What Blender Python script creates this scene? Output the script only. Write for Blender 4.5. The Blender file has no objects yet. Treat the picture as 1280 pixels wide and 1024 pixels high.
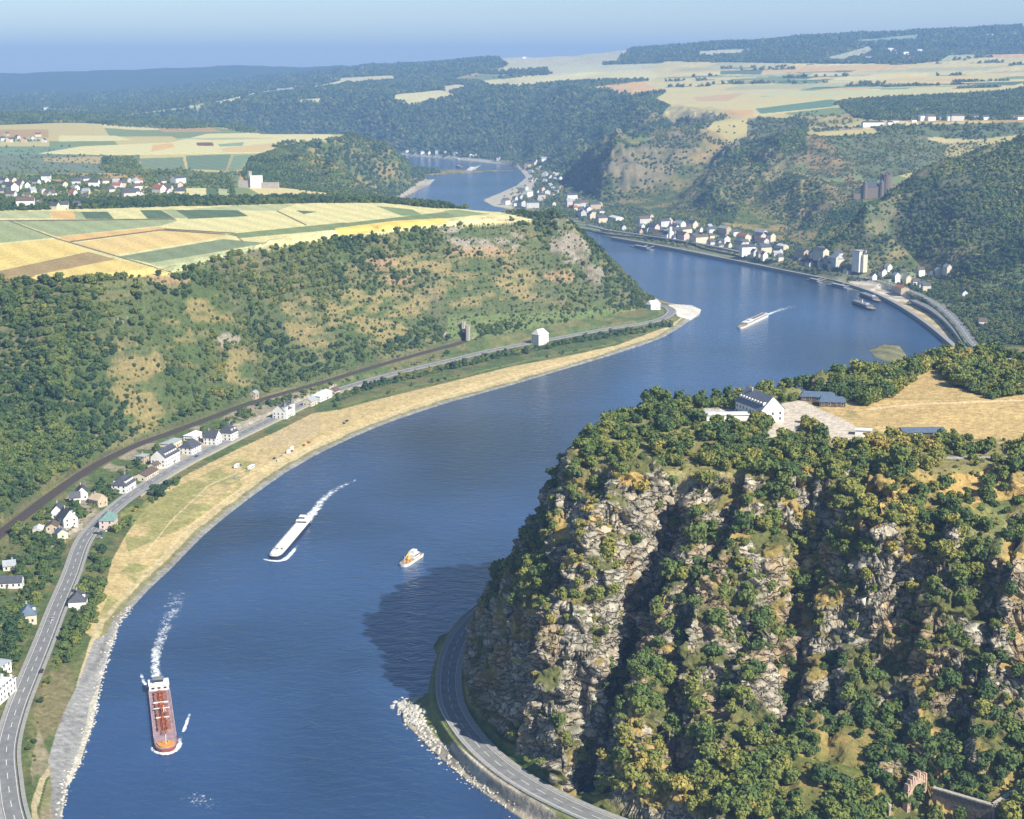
import bpy, bmesh, math, random
import numpy as np
from mathutils import Vector, Matrix
from mathutils.geometry import delaunay_2d_cdt
R = math.radians
SC = bpy.context.scene
C = SC.collection
rnd = random.Random(7)
rng = np.random.default_rng(7)

# ------------------------------------------------------------------ camera
FPX, HCAM, HOR = 1900.0, 310.0, 90.0          # focal length in 1280-px units, height over the river, horizon row
TH = math.atan((512 - HOR) / FPX)
CT, ST = math.cos(TH), math.sin(TH)
cam_d = bpy.data.cameras.new('camera')
cam = bpy.data.objects.new('camera', cam_d); C.objects.link(cam)
cam.location = (0, 0, HCAM); cam.rotation_euler = (math.pi / 2 - TH, 0, 0)
cam_d.sensor_width = 36; cam_d.lens = FPX / 1280 * 36
cam_d.clip_start = 5; cam_d.clip_end = 60000
SC.camera = cam

# ------------------------------------------------------------------ light
SUN_EL, SUN_AZ = R(39.5), math.atan2(116, -106)   # sun stands behind the camera, to the right
to_sun = Vector((math.sin(SUN_AZ) * math.cos(SUN_EL), math.cos(SUN_AZ) * math.cos(SUN_EL), math.sin(SUN_EL)))
sun_d = bpy.data.lights.new('sun', 'SUN'); sun = bpy.data.objects.new('sun', sun_d); C.objects.link(sun)
sun.rotation_euler = to_sun.to_track_quat('Z', 'Y').to_euler()
sun_d.energy = 5.0; sun_d.angle = R(0.5); sun_d.color = (1.0, 0.94, 0.82)
W = bpy.data.worlds.new('World'); SC.world = W; W.use_nodes = True
nt = W.node_tree; bg = nt.nodes['Background']
sky = nt.nodes.new('ShaderNodeTexSky'); sky.sky_type = 'NISHITA'; sky.sun_disc = False
sky.sun_elevation = SUN_EL; sky.sun_rotation = SUN_AZ; sky.air_density = 1.0; sky.dust_density = .25; sky.ozone_density = 3.
sky.altitude = 300
nt.links.new(sky.outputs[0], bg.inputs[0]); bg.inputs[1].default_value = 0.075
SC.view_settings.view_transform = 'Standard'; SC.view_settings.look = 'None'
SC.view_settings.exposure = 0.85; SC.view_settings.gamma = 1.0; SC.view_settings.use_curve_mapping = False
SC.cycles.use_denoising = True
SC.cycles.max_bounces = 4; SC.cycles.diffuse_bounces = 2; SC.cycles.glossy_bounces = 2
SC.cycles.transparent_max_bounces = 8; SC.cycles.volume_bounces = 0; SC.cycles.transmission_bounces = 2

# ------------------------------------------------------------------ pixels (1280 x 1024) to points of the land
def P(px, py, h):
    a = (px - 640) / FPX; b = (512 - py) / FPX
    dz = -ST + b * CT; t = (h - HCAM) / dz
    return (a * t, (CT + b * ST) * t, h)
def PZ(px, py, Z):
    a = (px - 640) / FPX; b = (512 - py) / FPX
    return (a * Z, (CT + b * ST) * Z, HCAM + (-ST + b * CT) * Z)
def to_px(X, Y, Z):
    zz = Z - HCAM
    d = Y * CT - zz * ST; u = Y * ST + zz * CT
    return 640 + FPX * X / d, 512 - FPX * u / d, d

# ------------------------------------------------------------------ noise
def _h2(i, j, s):
    n = (i.astype(np.int64) * 374761393 + j.astype(np.int64) * 668265263 + s * 1274126177) & 0xffffffff
    n = ((n ^ (n >> 13)) * 1274126177) & 0xffffffff
    return ((n ^ (n >> 16)) & 0xffffff) / float(0xffffff)
def vnoise(x, y, s=0):
    i = np.floor(x); j = np.floor(y); fx = x - i; fy = y - j
    fx = fx * fx * fx * (fx * (fx * 6 - 15) + 10); fy = fy * fy * fy * (fy * (fy * 6 - 15) + 10)
    a = _h2(i, j, s); b = _h2(i + 1, j, s); c = _h2(i, j + 1, s); d = _h2(i + 1, j + 1, s)
    return (a + (b - a) * fx) * (1 - fy) + (c + (d - c) * fx) * fy
def fbm(x, y, o=4, s=0, g=.5):
    t = 0; a = 1; n = 0
    for k in range(o):
        t = t + a * vnoise(x, y, s + k * 17); n += a; a *= g
        x, y = x * 1.93 + y * .6 + 13.7, y * 1.93 - x * .6 + 7.1
    return t / n
def ridged(x, y, o=3, s=0):
    t = 0; a = 1; n = 0
    for k in range(o):
        t = t + a * (1 - np.abs(2 * vnoise(x, y, s + k * 31) - 1)); n += a; a *= .5
        x, y = x * 2.03 + 3.1, y * 2.03 - 9.2
    return t / n
def sstep(a, b, x):
    t = np.clip((x - a) / (b - a), 0, 1); return t * t * (3 - 2 * t)
def cell3(x, y, z, s=0):
    """nearest-cell value, F1 and F2 of a jittered 3-D lattice"""
    i0 = np.floor(x); j0 = np.floor(y); k0 = np.floor(z)
    f1 = np.full(x.shape, 9.); f2 = np.full(x.shape, 9.); v = np.zeros(x.shape)
    for di in (-1, 0, 1):
        for dj in (-1, 0, 1):
            for dk in (-1, 0, 1):
                i = i0 + di; j = j0 + dj; k = k0 + dk
                q = _h2(i + k * 57, j - k * 131, s)
                cx = i + .15 + .7 * _h2(i + k * 57, j - k * 131, s + 1); cy = j + .15 + .7 * _h2(i + k * 57, j - k * 131, s + 2)
                cz = k + .15 + .7 * _h2(i + k * 57, j - k * 131, s + 3)
                d = (x - cx) ** 2 + (y - cy) ** 2 + (z - cz) ** 2
                n = d < f1
                f2 = np.where(n, f1, np.minimum(f2, d)); v = np.where(n, q, v); f1 = np.where(n, d, f1)
    return v, np.sqrt(f1), np.sqrt(f2)

# ------------------------------------------------------------------ survey of the land: lines of equal character
SHORE_L = [(160,1500),(110,1250),(85,1080),(78,1024),(84,985),(103,950),(118,905),(122,880),(128,850),(140,810),(150,780),(165,762),(190,735),
           (215,712),(236,690),(258,668),(285,645),(320,618),(360,590),(400,567),(440,548),(480,531),(520,517),(560,504),(600,493),
           (640,482),(680,470),(720,458),(760,446),(800,433),(830,422),(850,410),(862,402),(876,394),(878,387),(865,381),(845,380),
           (825,375),(800,362),(760,335),(735,312),(690,292),(620,272),(540,260),(487,254),(502,248),(522,239),(538,231),(545,224),(539,219),
           (530,219),(512,226),(500,218),(490,207),(497,199),(460,194),(380,191),(250,189)]
SHORE_R = [(1500,1340),(1150,1220),(950,1160),(800,1100),(700,1056),(650,1024),(600,990),(560,958),(530,930),(505,905),(497,882),(512,872),
           (550,862),(556,840),(548,822),(541,808),(548,795),(566,788),(600,768),(660,735),(740,700),(830,670),(920,635),(1010,590),(1080,530),(1125,485),
           (1110,455),(1093,447),(1085,438),(1105,430),(1125,432),(1135,445),(1150,470),(1170,455),(1187,434),(1150,405),(1110,380),(1080,367),(1040,355),(1000,345),(950,335),(900,325),(850,314),
           (800,304),(770,298),(740,291),(715,285),(690,276),(650,264),(615,258),(601,250),(625,241),(645,232),(657,222),(650,213),
           (640,207),(600,203),(560,199),(505,195),(440,190),(360,187),(250,185)]
ROAD_L = [(140,1400),(70,1150),(35,1070),(16,1016),(10,975),(8,935),(20,888),(37,845),(55,801),(72,757),(89,717),(102,680),(118,658),(147,631),(175,611),(202,594),(232,577),
          (264,561),(300,543),(340,524),(375,507),(410,492),(450,479),(500,465),(560,451),(610,439),(650,431),(700,422),(760,411),
          (800,405),(826,399),(839,391),(834,384),(818,380),(798,372),(764,352)]
RAIL_L = [(-260,900),(-150,800),(-60,715),(0,668),(30,645),(60,622),(100,594),(140,571),(180,553),(220,539),(270,520),(310,505),(350,493),(390,482),
          (430,470),(480,455),(530,441),(560,433),(583,427)]
ROAD_R = [(1500,1270),(1200,1180),(950,1095),(830,1052),(750,1024),(704,1004),(667,985),(630,961),(600,935),(578,908),(563,880),(560,848),(566,816),(583,784),
          (612,757),(664,727),(745,690),(832,660),(922,625),(1012,580),(1090,525),(1160,475),(1225,440)]
RIM_L = [(-300,350),(-120,349),(0,345),(60,348),(110,348),(180,342),(240,331),(300,314),(370,298),(430,290),(500,283),(560,277),(620,273),(680,268),(700,269)]
pts = []; cons = []
def line(lst, h=None, con=True, Z=None, dh=0):
    s = len(pts)
    for q in lst:
        if len(q) == 2: p = P(q[0], q[1], h)
        elif q[2] > 300: p = PZ(*q)
        else: p = P(*q)
        pts.append((p[0], p[1], p[2] + dh))
    if con: cons.extend((k, k + 1) for k in range(s, len(pts) - 1))
def off(lst, h, d):
    """the same line shifted d metres to its left (seen along the list)"""
    w = [P(a, b, h) for a, b in lst]; o = []
    for k, p in enumerate(w):
        a = w[max(k - 1, 0)]; b = w[min(k + 1, len(w) - 1)]
        tx, ty = b[0] - a[0], b[1] - a[1]; L = math.hypot(tx, ty) or 1
        o.append((p[0] - ty / L * d, p[1] + tx / L * d, h))
    return o
def wline(w, con=True):
    s = len(pts); pts.extend(w)
    if con: cons.extend((k, k + 1) for k in range(s, len(pts) - 1))
line(SHORE_L, 0); line(SHORE_R, 0)
line(ROAD_L[:-2], 7.2)
line(RAIL_L, 12.0)
line(ROAD_R[:-1], 7.2)
# river bed
for q in [(400,1500),(330,1250),(350,1024),(450,900),(330,860),(300,760),(450,760),(400,640),(550,600),(600,540),(700,560),(750,500),(850,450),(1000,400),(900,370),(800,340),(720,300),(640,270),
          (560,240),(600,225),(560,210),(480,196),(400,190),(170,900),(200,780),(1000,480),(1080,410),(900,560),(650,640),(600,720)]:
    pts.append(P(q[0], q[1], -6))
# beach, left bank
line([(40,1010,5),(60,900,5),(85,850,5),(120,790,5)]); line([(100,905,2),(75,985,2)])
line([(150,720,4.5),(190,680,4.5),(240,640,4.5),(300,600,4.5),(380,555,4.5),(460,520,4.5),(560,488,4.5),(660,459,4.5),(760,434,4.5),(830,408,4.5),(855,395,4.5)])
line([(866,386,1.2),(852,384,2)])
# slope foot above the rail, left
wline([(x, y, 20) for x, y, h in off(RAIL_L, 12, 14)]); wline([(x, y, 11.5) for x, y, h in off(RAIL_L, 12, -7)])
line([(604,416,26),(650,414,16),(700,405,17),(760,396,15),(800,386,15),(812,376,14)])
line(RIM_L, 137)
# plateau
line([(-300,300,140),(0,300,140),(150,300,140),(300,290,140),(450,275,138),(600,268,137)], con=False)
line([(-300,262,142),(0,262,142),(150,258,142),(300,256,141),(400,253,141),(480,253,140),(560,258,138),(620,264,137),(700,269,134)])
# spur end and its back
line([(700,269,134),(715,278,125),(735,300,105),(757,330,72),(780,352,45),(800,368,22)])
line([(-300,250,128),(0,250,128),(150,246,128),(300,246,126),(400,246,122),(450,250,118),(500,256,100),(560,262,80),(640,275,50),(700,290,50)], con=False)
# village terrace, vineyard slope and fields beyond
line([(-300,268,118),(-300,228,126),(0,228,126),(150,228,126),(300,228,124),(370,235,112),(420,240,90),(450,246,60)], con=False)
line([(-300,205,134),(0,205,134),(150,205,134),(300,202,134),(370,205,128),(420,215,95)], con=False)
line([(-300,192,142),(0,192,142),(150,193,142),(300,192,142),(345,190,142),(380,180,146),(420,176,147),(455,168,148),(475,172,140),(500,187,95),(520,205,35),(530,214,8)])
line([(-300,166,146),(0,166,146),(150,167,146),(300,166,147),(420,166,148)])
line([(-300,162,100),(0,162,100),(150,162,95),(300,163,90),(420,165,70),(455,180,20)], con=False)
# land beyond the far river
line([(-300,158,120),(0,158,130),(150,152,138),(240,150,150),(330,150,110),(430,165,60),(500,180,40)], con=False)
line([(-300,140,170),(0,140,180),(130,146,6000),(230,134,6300),(300,122,6600),(360,117,6800),(430,125,6500),(520,133,6300),(600,128,6250),(640,118,6200),(700,112,6000),(770,115,5800),(800,125,5300)])
line([(-300,134,8000),(0,132,8000),(150,130,8000),(290,118,8200),(380,108,8200)], con=False)
line([(400,98,9300),(480,84,9600),(540,78,9600),(610,74,9800),(700,70,9800),(790,63,9800),(860,58,9400),(930,52,9400),(1050,43,9400),(1180,36,9300),(1280,30,9300),(1600,18,9300)])
line([(-300,122,10500),(0,120,10500),(150,116,10500),(290,106,10000)], con=False)
line([(-300,92,12500),(0,90,12500),(100,87,12500),(200,84,12500),(300,80,12500),(400,82,12500),(520,88,12500)])
line([(-300,100,16000),(300,98,16000)], con=False)
line([(-300,120,22500),(0,115,22500),(400,110,22500),(700,110,22500),(1000,110,22500),(1600,110,22500)], con=False)
line([(640,100,7200),(760,92,7200),(880,84,7200),(1000,76,7400),(1130,70,7600),(1280,66,7800),(1600,58,7800)], con=False)
line([(640,108,6300),(760,112,5800),(900,108,5800),(1020,104,5600),(1150,98,5600),(1280,92,5600),(1600,84,5600)], con=False)
# right bank: terrace of the towns
line([(1260,400,12),(1235,398,10),(1215,378,10),(1190,355,10),(1160,345,10),(1100,330,10),(1040,316,10),(980,302,10),(930,290,10),(880,278,10),(830,268,10),(780,259,10),(750,250,12),(725,238,14),(700,226,14),(690,214,14),(660,205,12),(600,197,12),(500,190,12),(380,184,12)])
# spurs and valleys of the right bank
line([(700,112,6000),(668,140,150),(652,170,80),(645,192,25)])
line([(735,225,40),(760,185,3900),(790,140,170),(800,125,5300)], con=False)
line([(745,240,25),(755,210,3750),(772,188,3800),(800,172,3900),(840,160,4000),(880,150,4150),(940,143,4300)])
line([(865,268,30),(875,232,3650),(905,192,3850),(950,166,4050)], con=False)
line([(905,280,25),(925,245,3200),(955,210,3350),(985,182,3450),(1010,166,3500)])
line([(1000,285,14),(1010,262,2950),(1045,235,3050),(1090,222,3150),(1180,214,3200),(1280,205,3200),(1600,190,3200)], con=False)
line([(1010,166,3500),(1060,160,3550),(1120,157,3550),(1200,153,3600),(1280,150,3600),(1600,140,3600)])
line([(940,143,4300),(1000,140,4300),(1050,132,4400),(1150,126,4400),(1280,116,4500),(1600,105,4500)])
# castle spur
line([(1046,318,16),(1052,296,2420),(1066,266,2440),(1084,246,2455),(1100,243,2470),(1125,240,2520),(1160,216,2560),(1220,187,2600),(1280,165,2650),(1600,90,2700)])
line([(1150,330,2300),(1180,300,2330),(1210,262,2380),(1250,230,2450)], con=False)
line([(1090,285,2400),(1130,290,2350)], con=False)
line([(1240,345,2150),(1280,330,2150),(1280,262,2350),(1330,350,2050),(1600,330,2000),(1600,200,2400)], con=False)
line([(1120,236,2800,),(1200,218,2850),(1300,200,2850)], con=False, dh=-45)
line([(1300,410,1750),(1600,420,1700)], con=False); line([(1300,470,10),(1600,560,10)], con=False)
# the rock: back rim, plateau, front rim, face, foot
line([(716,556,124),(728,548,129),(760,528,130),(800,512,131),(850,505,131),(900,500,131),(960,492,131),(1010,485,131),(1050,474,132),(1100,464,133),(1160,455,134),(1230,450,135),(1300,448,136),(1600,440,138)])
line([(690,626,780),(650,694,806),(620,722,822),(600,750,838)])
line([(1000,560,129),(1100,540,130),(1200,500,132),(1290,520,130),(1600,520,130),(850,550,128),(930,545,129)], con=False)
line([(716,580,124),(760,588,124),(820,590,123),(870,592,124),(930,590,125),(1020,590,126),(1100,588,125),(1180,585,125),(1290,580,125),(1600,580,125)])
NOSE = [(716,572,124),(706,620,108),(696,660,96),(680,715,82),(674,750,73),(672,800,60),(678,850,46),(690,900,32),(706,950,20)]
line(NOSE)
line([(645,905,18),(622,850,30),(617,815,38),(615,778,40),(612,748,34)])
wline([(P(*q)[0] - 8, P(*q)[1] + 9, q[2] * .80) for q in NOSE[1:3]])
line([(800,700,703),(900,690,702),(1000,690,703),(1100,680,104),(1200,690,104),(1290,700,106),(1600,700,110)], con=False)
line([(760,800,676),(880,800,678),(1000,800,678),(1100,800,676),(1200,800,72),(1290,800,72),(1600,820,74)], con=False)
line([(780,900,656),(900,900,656),(1020,900,656),(1120,905,655),(1200,900,42),(1290,900,42),(1600,920,45)], con=False)
line([(598,775,8),(578,802,8),(577,845,8),(585,880,8),(602,905,9),(640,940,10),(690,968,10),(735,990,10),(790,1012,12),(870,1040,15),(960,1050,18),(1060,1040,20),(1150,1015,18),(1220,1040,18),(1320,1050,20),(1600,1120,22)])
line([(1500,1180,8),(1200,1125,8),(1000,1085,8)], con=False)
# low gravel tips
line([(864,387,1.6),(858,392,2)], con=False); line([(535,226,2),(515,233,3)], con=False); line([(1112,441,3),(1120,445,2.5)], con=False); line([(548,812,1.6),(560,803,3)], con=False); line([(505,888,1.4),(530,905,2)], con=False)
GS = 1.0; NCOL = int(1150 / GS); ROCK = True
CLEFTS = [([(852,572,726),(838,640,714),(815,690,705),(792,730,696),(780,800,680),(757,860,668),(737,910,660),(722,975,648)], 8.5, 42),
          ([(1029,590,718),(1015,690,700),(1000,758,688),(989,804,678),(978,895,660)], 5.5, 24), ([(1223,720,684),(1208,800,668)], 5, 14), ([(838,930,656),(842,1010,640)], 4.5, 18),
          ([(930,960,650),(905,1010,640)], 4, 14), ([(868,1000,640),(850,950,650),(840,880,664)], 4, 12),
          ([(1065,590,720),(1080,640,712)], 4, 8), ([(760,640,712),(752,700,705)], 4, 8),
          ([(716,690,712),(700,740,712),(692,790,704)], 4, 10), ([(1040,900,656),(1030,980,640)], 4, 12), ([(1240,760,668),(1236,850,652)], 5, 12)]
RIBS = [([(735,620,715),(728,700,704),(716,800,684)], 7, 9), ([(870,640,712),(852,740,696),(838,800,682)], 8, 8), ([(1090,740,692),(1100,800,680)], 14, 9),
        ([(1180,780,676),(1170,850,664)], 10, 6), ([(950,700,700),(940,780,684)], 9, 7), ([(800,880,662),(812,960,650)], 6, 7)]

# ------------------------------------------------------------------ polar grid of heights
PHI = R(27)
cols = np.concatenate([np.linspace(-PHI, -R(19.2), 40, endpoint=False), np.linspace(-R(19.2), R(19.2), NCOL), np.linspace(R(19.2), PHI, 41)[1:]])
def logs(a, b, s): return np.exp(np.linspace(math.log(a), math.log(b), max(2, int(math.log(b / a) / s)), endpoint=False))
DS = np.concatenate([logs(400, 520, .004 * GS), logs(520, 600, .0012 * GS), logs(600, 775, .00048 * GS), logs(775, 900, .0015 * GS), logs(900, 1150, .0021 * GS), logs(1150, 1980, .0013 * GS), logs(1980, 3600, .0021 * GS), logs(3600, 5600, .0026 * GS), logs(5600, 23000, .005 * GS), [23000.]])
NR, NC = len(DS), len(cols)
LD = np.log(DS)
RR = np.arange(NR); 
def row_of(D): return np.interp(np.log(np.maximum(D, 1)), LD, RR)
def col_of(X, Y): return np.interp(np.arctan2(X, Y), cols, np.arange(NC))

# make sure the rim of the fan is covered
bnd = []
P2 = [(p[0], p[1], p[2]) for p in pts]
def uv(p): return (math.atan2(p[0], p[1]), math.log(math.hypot(p[0], p[1])) * .6)
uvs = [Vector(uv(p)) for p in P2]; hh = [p[2] for p in P2]
base_n = len(uvs)
A = np.array([[u[0], u[1]] for u in uvs]); HA = np.array(hh)
for ph in (-R(30), R(30)):
    for dd in np.exp(np.linspace(math.log(360), math.log(25000), 24)):
        u = (ph, math.log(dd) * .6)
        k = np.argmin((A[:base_n, 0] - ph) ** 2 * .3 + (A[:base_n, 1] - u[1]) ** 2)
        uvs.append(Vector(u)); hh.append(hh[k])
for ph in np.linspace(-R(26), R(26), 9):
    for dd in (360, 25000):
        u = (ph, math.log(dd) * .6)
        k = np.argmin((A[:base_n, 0] - ph) ** 2 + (A[:base_n, 1] - u[1]) ** 2)
        uvs.append(Vector(u)); hh.append(hh[k])
out = delaunay_2d_cdt(uvs, cons, [], 0, 1e-6)
ov, of, orig = out[0], out[2], out[3]
oh = []
for k, v in enumerate(ov):
    if orig[k]: oh.append(hh[orig[k][0]])
    else: oh.append(None)
for k, v in enumerate(ov):
    if oh[k] is None:
        d = [((v[0] - u[0]) ** 2 + (v[1] - u[1]) ** 2, h) for u, h in zip(uvs, hh)]; d.sort(key=lambda t: t[0])
        oh[k] = d[0][1]
HG = np.zeros((NR, NC))
LDs = LD * .6
for f in of:
    for t in range(1, len(f) - 1):
        a, b, c = (ov[f[0]], ov[f[t]], ov[f[t + 1]]); ha, hb, hc = oh[f[0]], oh[f[t]], oh[f[t + 1]]
        x0, x1 = min(a[0], b[0], c[0]), max(a[0], b[0], c[0]); y0, y1 = min(a[1], b[1], c[1]), max(a[1], b[1], c[1])
        i0, i1 = np.searchsorted(cols, x0), np.searchsorted(cols, x1, 'right'); j0, j1 = np.searchsorted(LDs, y0), np.searchsorted(LDs, y1, 'right')
        if i0 >= i1 or j0 >= j1: continue
        den = (b[1] - c[1]) * (a[0] - c[0]) + (c[0] - b[0]) * (a[1] - c[1])
        if abs(den) < 1e-14: continue
        X, Y = np.meshgrid(cols[i0:i1], LDs[j0:j1])
        w0 = ((b[1] - c[1]) * (X - c[0]) + (c[0] - b[0]) * (Y - c[1])) / den
        w1 = ((c[1] - a[1]) * (X - c[0]) + (a[0] - c[0]) * (Y - c[1])) / den
        w2 = 1 - w0 - w1
        m = (w0 >= -1e-6) & (w1 >= -1e-6) & (w2 >= -1e-6)
        S = HG[j0:j1, i0:i1]; S[m] = (w0 * ha + w1 * hb + w2 * hc)[m]

CG, DG = np.meshgrid(cols, DS)
XG, YG = DG * np.sin(CG), DG * np.cos(CG)
def blur(A, n, ax):
    for _ in range(2):
        c = np.cumsum(np.pad(A, [(n + 1, n) if k == ax else (0, 0) for k in (0, 1)], mode='edge'), axis=ax)
        A = (np.take(c, range(2 * n + 1, c.shape[ax]), axis=ax) - np.take(c, range(0, c.shape[ax] - 2 * n - 1), axis=ax)) / (2 * n + 1)
    return A
def sc(n): return max(1, int(n / GS))
soft = blur(blur(HG, sc(7), 0), sc(7), 1)
wf = sstep(2300, 3000, DG) * sstep(14, 40, HG)
HG = HG * (1 - wf) + soft * wf
soft = blur(blur(HG, sc(3), 0), sc(4), 1)
wn = sstep(10, 30, HG) * (1 - wf) * .8
HG = HG * (1 - wn) + soft * wn
BASE = HG.copy()
# slope of the plain survey, used to know where relief belongs
def slope(Hh):
    gr = np.gradient(Hh, axis=0) / np.gradient(DG, axis=0); gc = np.gradient(Hh, axis=1) / (DG * np.gradient(CG, axis=1))
    return gr, gc
gr, gc = slope(blur(blur(HG, sc(10), 0), sc(10), 1)); SL = np.hypot(gr, gc)
rocky = ((DG < 1150) & (XG > -90) & ~((DG > 900) & (XG < 20))).astype(float)
sm = sstep(.12, .5, SL) * np.where(rocky > 0, sstep(9.5, 15, HG), sstep(12, 40, HG))
plateauL = (DG > 1150) & (DG < 2600)
# gullies and ribs running down the slopes
far = sstep(2300, 3200, DG)
n1 = ridged(XG / 95, YG / 95, 3, 5) - .55
n2 = fbm(XG / 32, YG / 32, 3, 9) - .5
n3 = ridged(XG / 420, YG / 420, 4, 21) - .55
HG = HG + sm * (1 - rocky) * (1 - far) * (n1 * 12 + n2 * 9 + (ridged(XG / 190 + 3, YG / 190, 2, 55) - .6) * 14) + sm * far * (n3 * 92 + (ridged(XG / 150 + fbm(XG / 200, YG / 200, 2, 57), YG / 190, 3, 56) - .6) * 62 + n1 * 16 + n2 * 10)
HG = HG + (1 - sm) * sstep(60, 110, HG) * (fbm(XG / 260, YG / 260, 3, 4) - .5) * (3 + 30 * sstep(3800, 9000, DG))
CRAG = .8 * (XG > 60) * sm * far * (1 - sstep(4600, 5400, DG)) * sstep(.60, .74, ridged(XG / 70 + .004 * HG, YG / 90, 3, 58)) * sstep(.42, .56, fbm(XG / 230, YG / 230, 2, 59))
HG = HG + CRAG * (8 + 9 * fbm(XG / 14, YG / 14, 2, 60))
# terraced vineyard walls on the slopes
tm = sm * (1 - rocky) * sstep(.38, .52, fbm(XG / 130, YG / 130, 3, 44)) * (1 - sstep(4300, 5200, DG))
tstep = 7. + 4. * far
q = HG / tstep; fr = q - np.floor(q)
HG = HG * (1 - tm * .85) + (np.floor(q) + sstep(.62, .98, fr)) * tstep * tm * .85
# the rock: clefts carved along lines that run down its face
def seg_dist(X, Y, w):
    d = np.full(X.shape, 1e9); t = np.zeros(X.shape)
    for k in range(len(w) - 1):
        ax, ay = w[k][:2]; bx, by = w[k + 1][:2]; dx, dy = bx - ax, by - ay; L = dx * dx + dy * dy or 1
        u = np.clip(((X - ax) * dx + (Y - ay) * dy) / L, 0, 1)
        e = np.hypot(X - ax - u * dx, Y - ay - u * dy); m = e < d
        d = np.where(m, e, d); t = np.where(m, (k + u) / (len(w) - 1), t)
    return d, t
r0, r1 = np.searchsorted(DS, 500), np.searchsorted(DS, 1150)
XR, YR, HR = XG[r0:r1], YG[r0:r1], HG[r0:r1]
RS = np.zeros((NR, NC))
if ROCK:
    wx = XR + (fbm(XR / 14, YR / 14, 3, 71) - .5) * 9; wy = YR + (fbm(XR / 14, YR / 14, 3, 72) - .5) * 9
    cut = np.zeros(XR.shape)
    for w, width, deep in CLEFTS:
        wl = [PZ(*q) for q in w]
        d, t = seg_dist(wx, wy, wl)
        cut += deep * np.exp(-(d / width) ** 2) * sstep(0, .12, t)
    lift = np.zeros(XR.shape)
    for w, width, up in RIBS:
        d, t = seg_dist(wx, wy, [PZ(*q) for q in w])
        lift += up * np.exp(-(d / width) ** 2)
    rm = (sm * rocky)[r0:r1]
    top = sstep(.1, .45, SL[r0:r1]) * sstep(9, 22, HR) * rocky[r0:r1]
    HR = HR - cut * top + lift * top
    # ribs: each stands out with a steep left side
    q0 = PZ(*CLEFTS[0][0][0]); wv = (fbm(XR / 30, YR / 30, 3, 66) - .5) * 22
    su = (XR + wv - q0[0] - .6 * (YR - q0[1])) / 35.4; sf = su - np.floor(su)
    saw = sstep(0, .16, sf) * (1 - sf) ** .8 - .42
    HR = HR + rm * saw * 24 * (.45 + .55 * vnoise(np.floor(su) + .5, YR / 60, 67)) * sstep(15, 40, HR) * (.35 + .65 * sstep(132, 112, HR))
    # ledges and walls: uneven steps, tilted with the beds
    wob = (fbm(XR / 38, YR / 38, 3, 64) - .5) * 40 + .22 * XR
    q = (HR + wob) / 15.; fr = q - np.floor(q)
    led = (np.floor(q) + sstep(.30, .98, fr)) * 15. - wob
    HR = HR + (led - HR) * rm * .5
    q = (HR + wob * 1.7) / 5.; fr = q - np.floor(q)
    HR = HR + rm * .22 * ((np.floor(q) + sstep(.4, .95, fr)) * 5. - q * 5.)
    rel = (fbm(XR / 30, YR / 30, 3, 61) - .5) * 18 + (fbm(XR / 14, YR / 14, 2, 62) - .5) * 4
    HR = HR + rm * rel
    HR = np.where(rocky[r0:r1] > 0, np.minimum(HR, BASE[r0:r1] + 15), HR)
    HG[r0:r1] = HR
# road and rail beds cut level
def smooth_line(lst, h, n=6):
    """survey line in pixels -> evenly curved line in metres"""
    w = [P(q[0], q[1], h) for q in lst]; o = []
    for k in range(len(w) - 1):
        p0, p1, p2, p3 = w[max(k - 1, 0)], w[k], w[k + 1], w[min(k + 2, len(w) - 1)]
        for t in np.arange(n) / n:
            o.append(tuple(.5 * (2 * p1[i] + (p2[i] - p0[i]) * t + (2 * p0[i] - 5 * p1[i] + 4 * p2[i] - p3[i]) * t * t + (3 * p1[i] - p0[i] - 3 * p2[i] + p3[i]) * t ** 3) for i in (0, 1)) + (h,))
    o.append(w[-1]); return o
def resample(w, step):
    L = [0]
    for a, b in zip(w, w[1:]): L.append(L[-1] + math.hypot(b[0] - a[0], b[1] - a[1]))
    n = max(2, int(L[-1] / step)); t = np.linspace(0, L[-1], n)
    x = np.interp(t, L, [p[0] for p in w]); y = np.interp(t, L, [p[1] for p in w])
    for _ in range(6): x[1:-1] = (x[:-2] + 2 * x[1:-1] + x[2:]) / 4; y[1:-1] = (y[:-2] + 2 * y[1:-1] + y[2:]) / 4
    return np.stack([x, y], 1)
W_ROADL = resample(smooth_line(ROAD_L[1:], 7.4), 4); W_RAILL = resample(smooth_line(RAIL_L[1:], 12.2), 5); W_ROADR = resample(smooth_line(ROAD_R, 7.4), 4)
def cut_bed(w, h, half, soft_):
    w = np.asarray(w); m = (XG > w[:, 0].min() - 40) & (XG < w[:, 0].max() + 40) & (YG > w[:, 1].min() - 40) & (YG < w[:, 1].max() + 40) & (DG < 2600)
    rr, cc = np.nonzero(m); x, y = XG[rr, cc], YG[rr, cc]; best = np.full(x.shape, 1e9)
    ww = w[::3] if (len(w) - 1) % 3 == 0 else np.vstack([w[::3], w[-1:]])
    for a, b in zip(ww, ww[1:]):
        dx, dy = b - a; L2 = dx * dx + dy * dy
        u = np.clip(((x - a[0]) * dx + (y - a[1]) * dy) / L2, 0, 1); best = np.minimum(best, np.hypot(x - a[0] - u * dx, y - a[1] - u * dy))
    k = 1 - sstep(half, half + soft_, best); HG[rr, cc] = HG[rr, cc] * (1 - k) + h * k
HG = HG + sstep(.3, 1.2, HG) * (1 - sstep(3, 6, HG)) * (fbm(XG / 18, YG / 18, 3, 81) - .5) * 1.2
HG[np.abs(HG) < .12] = -.7
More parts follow.
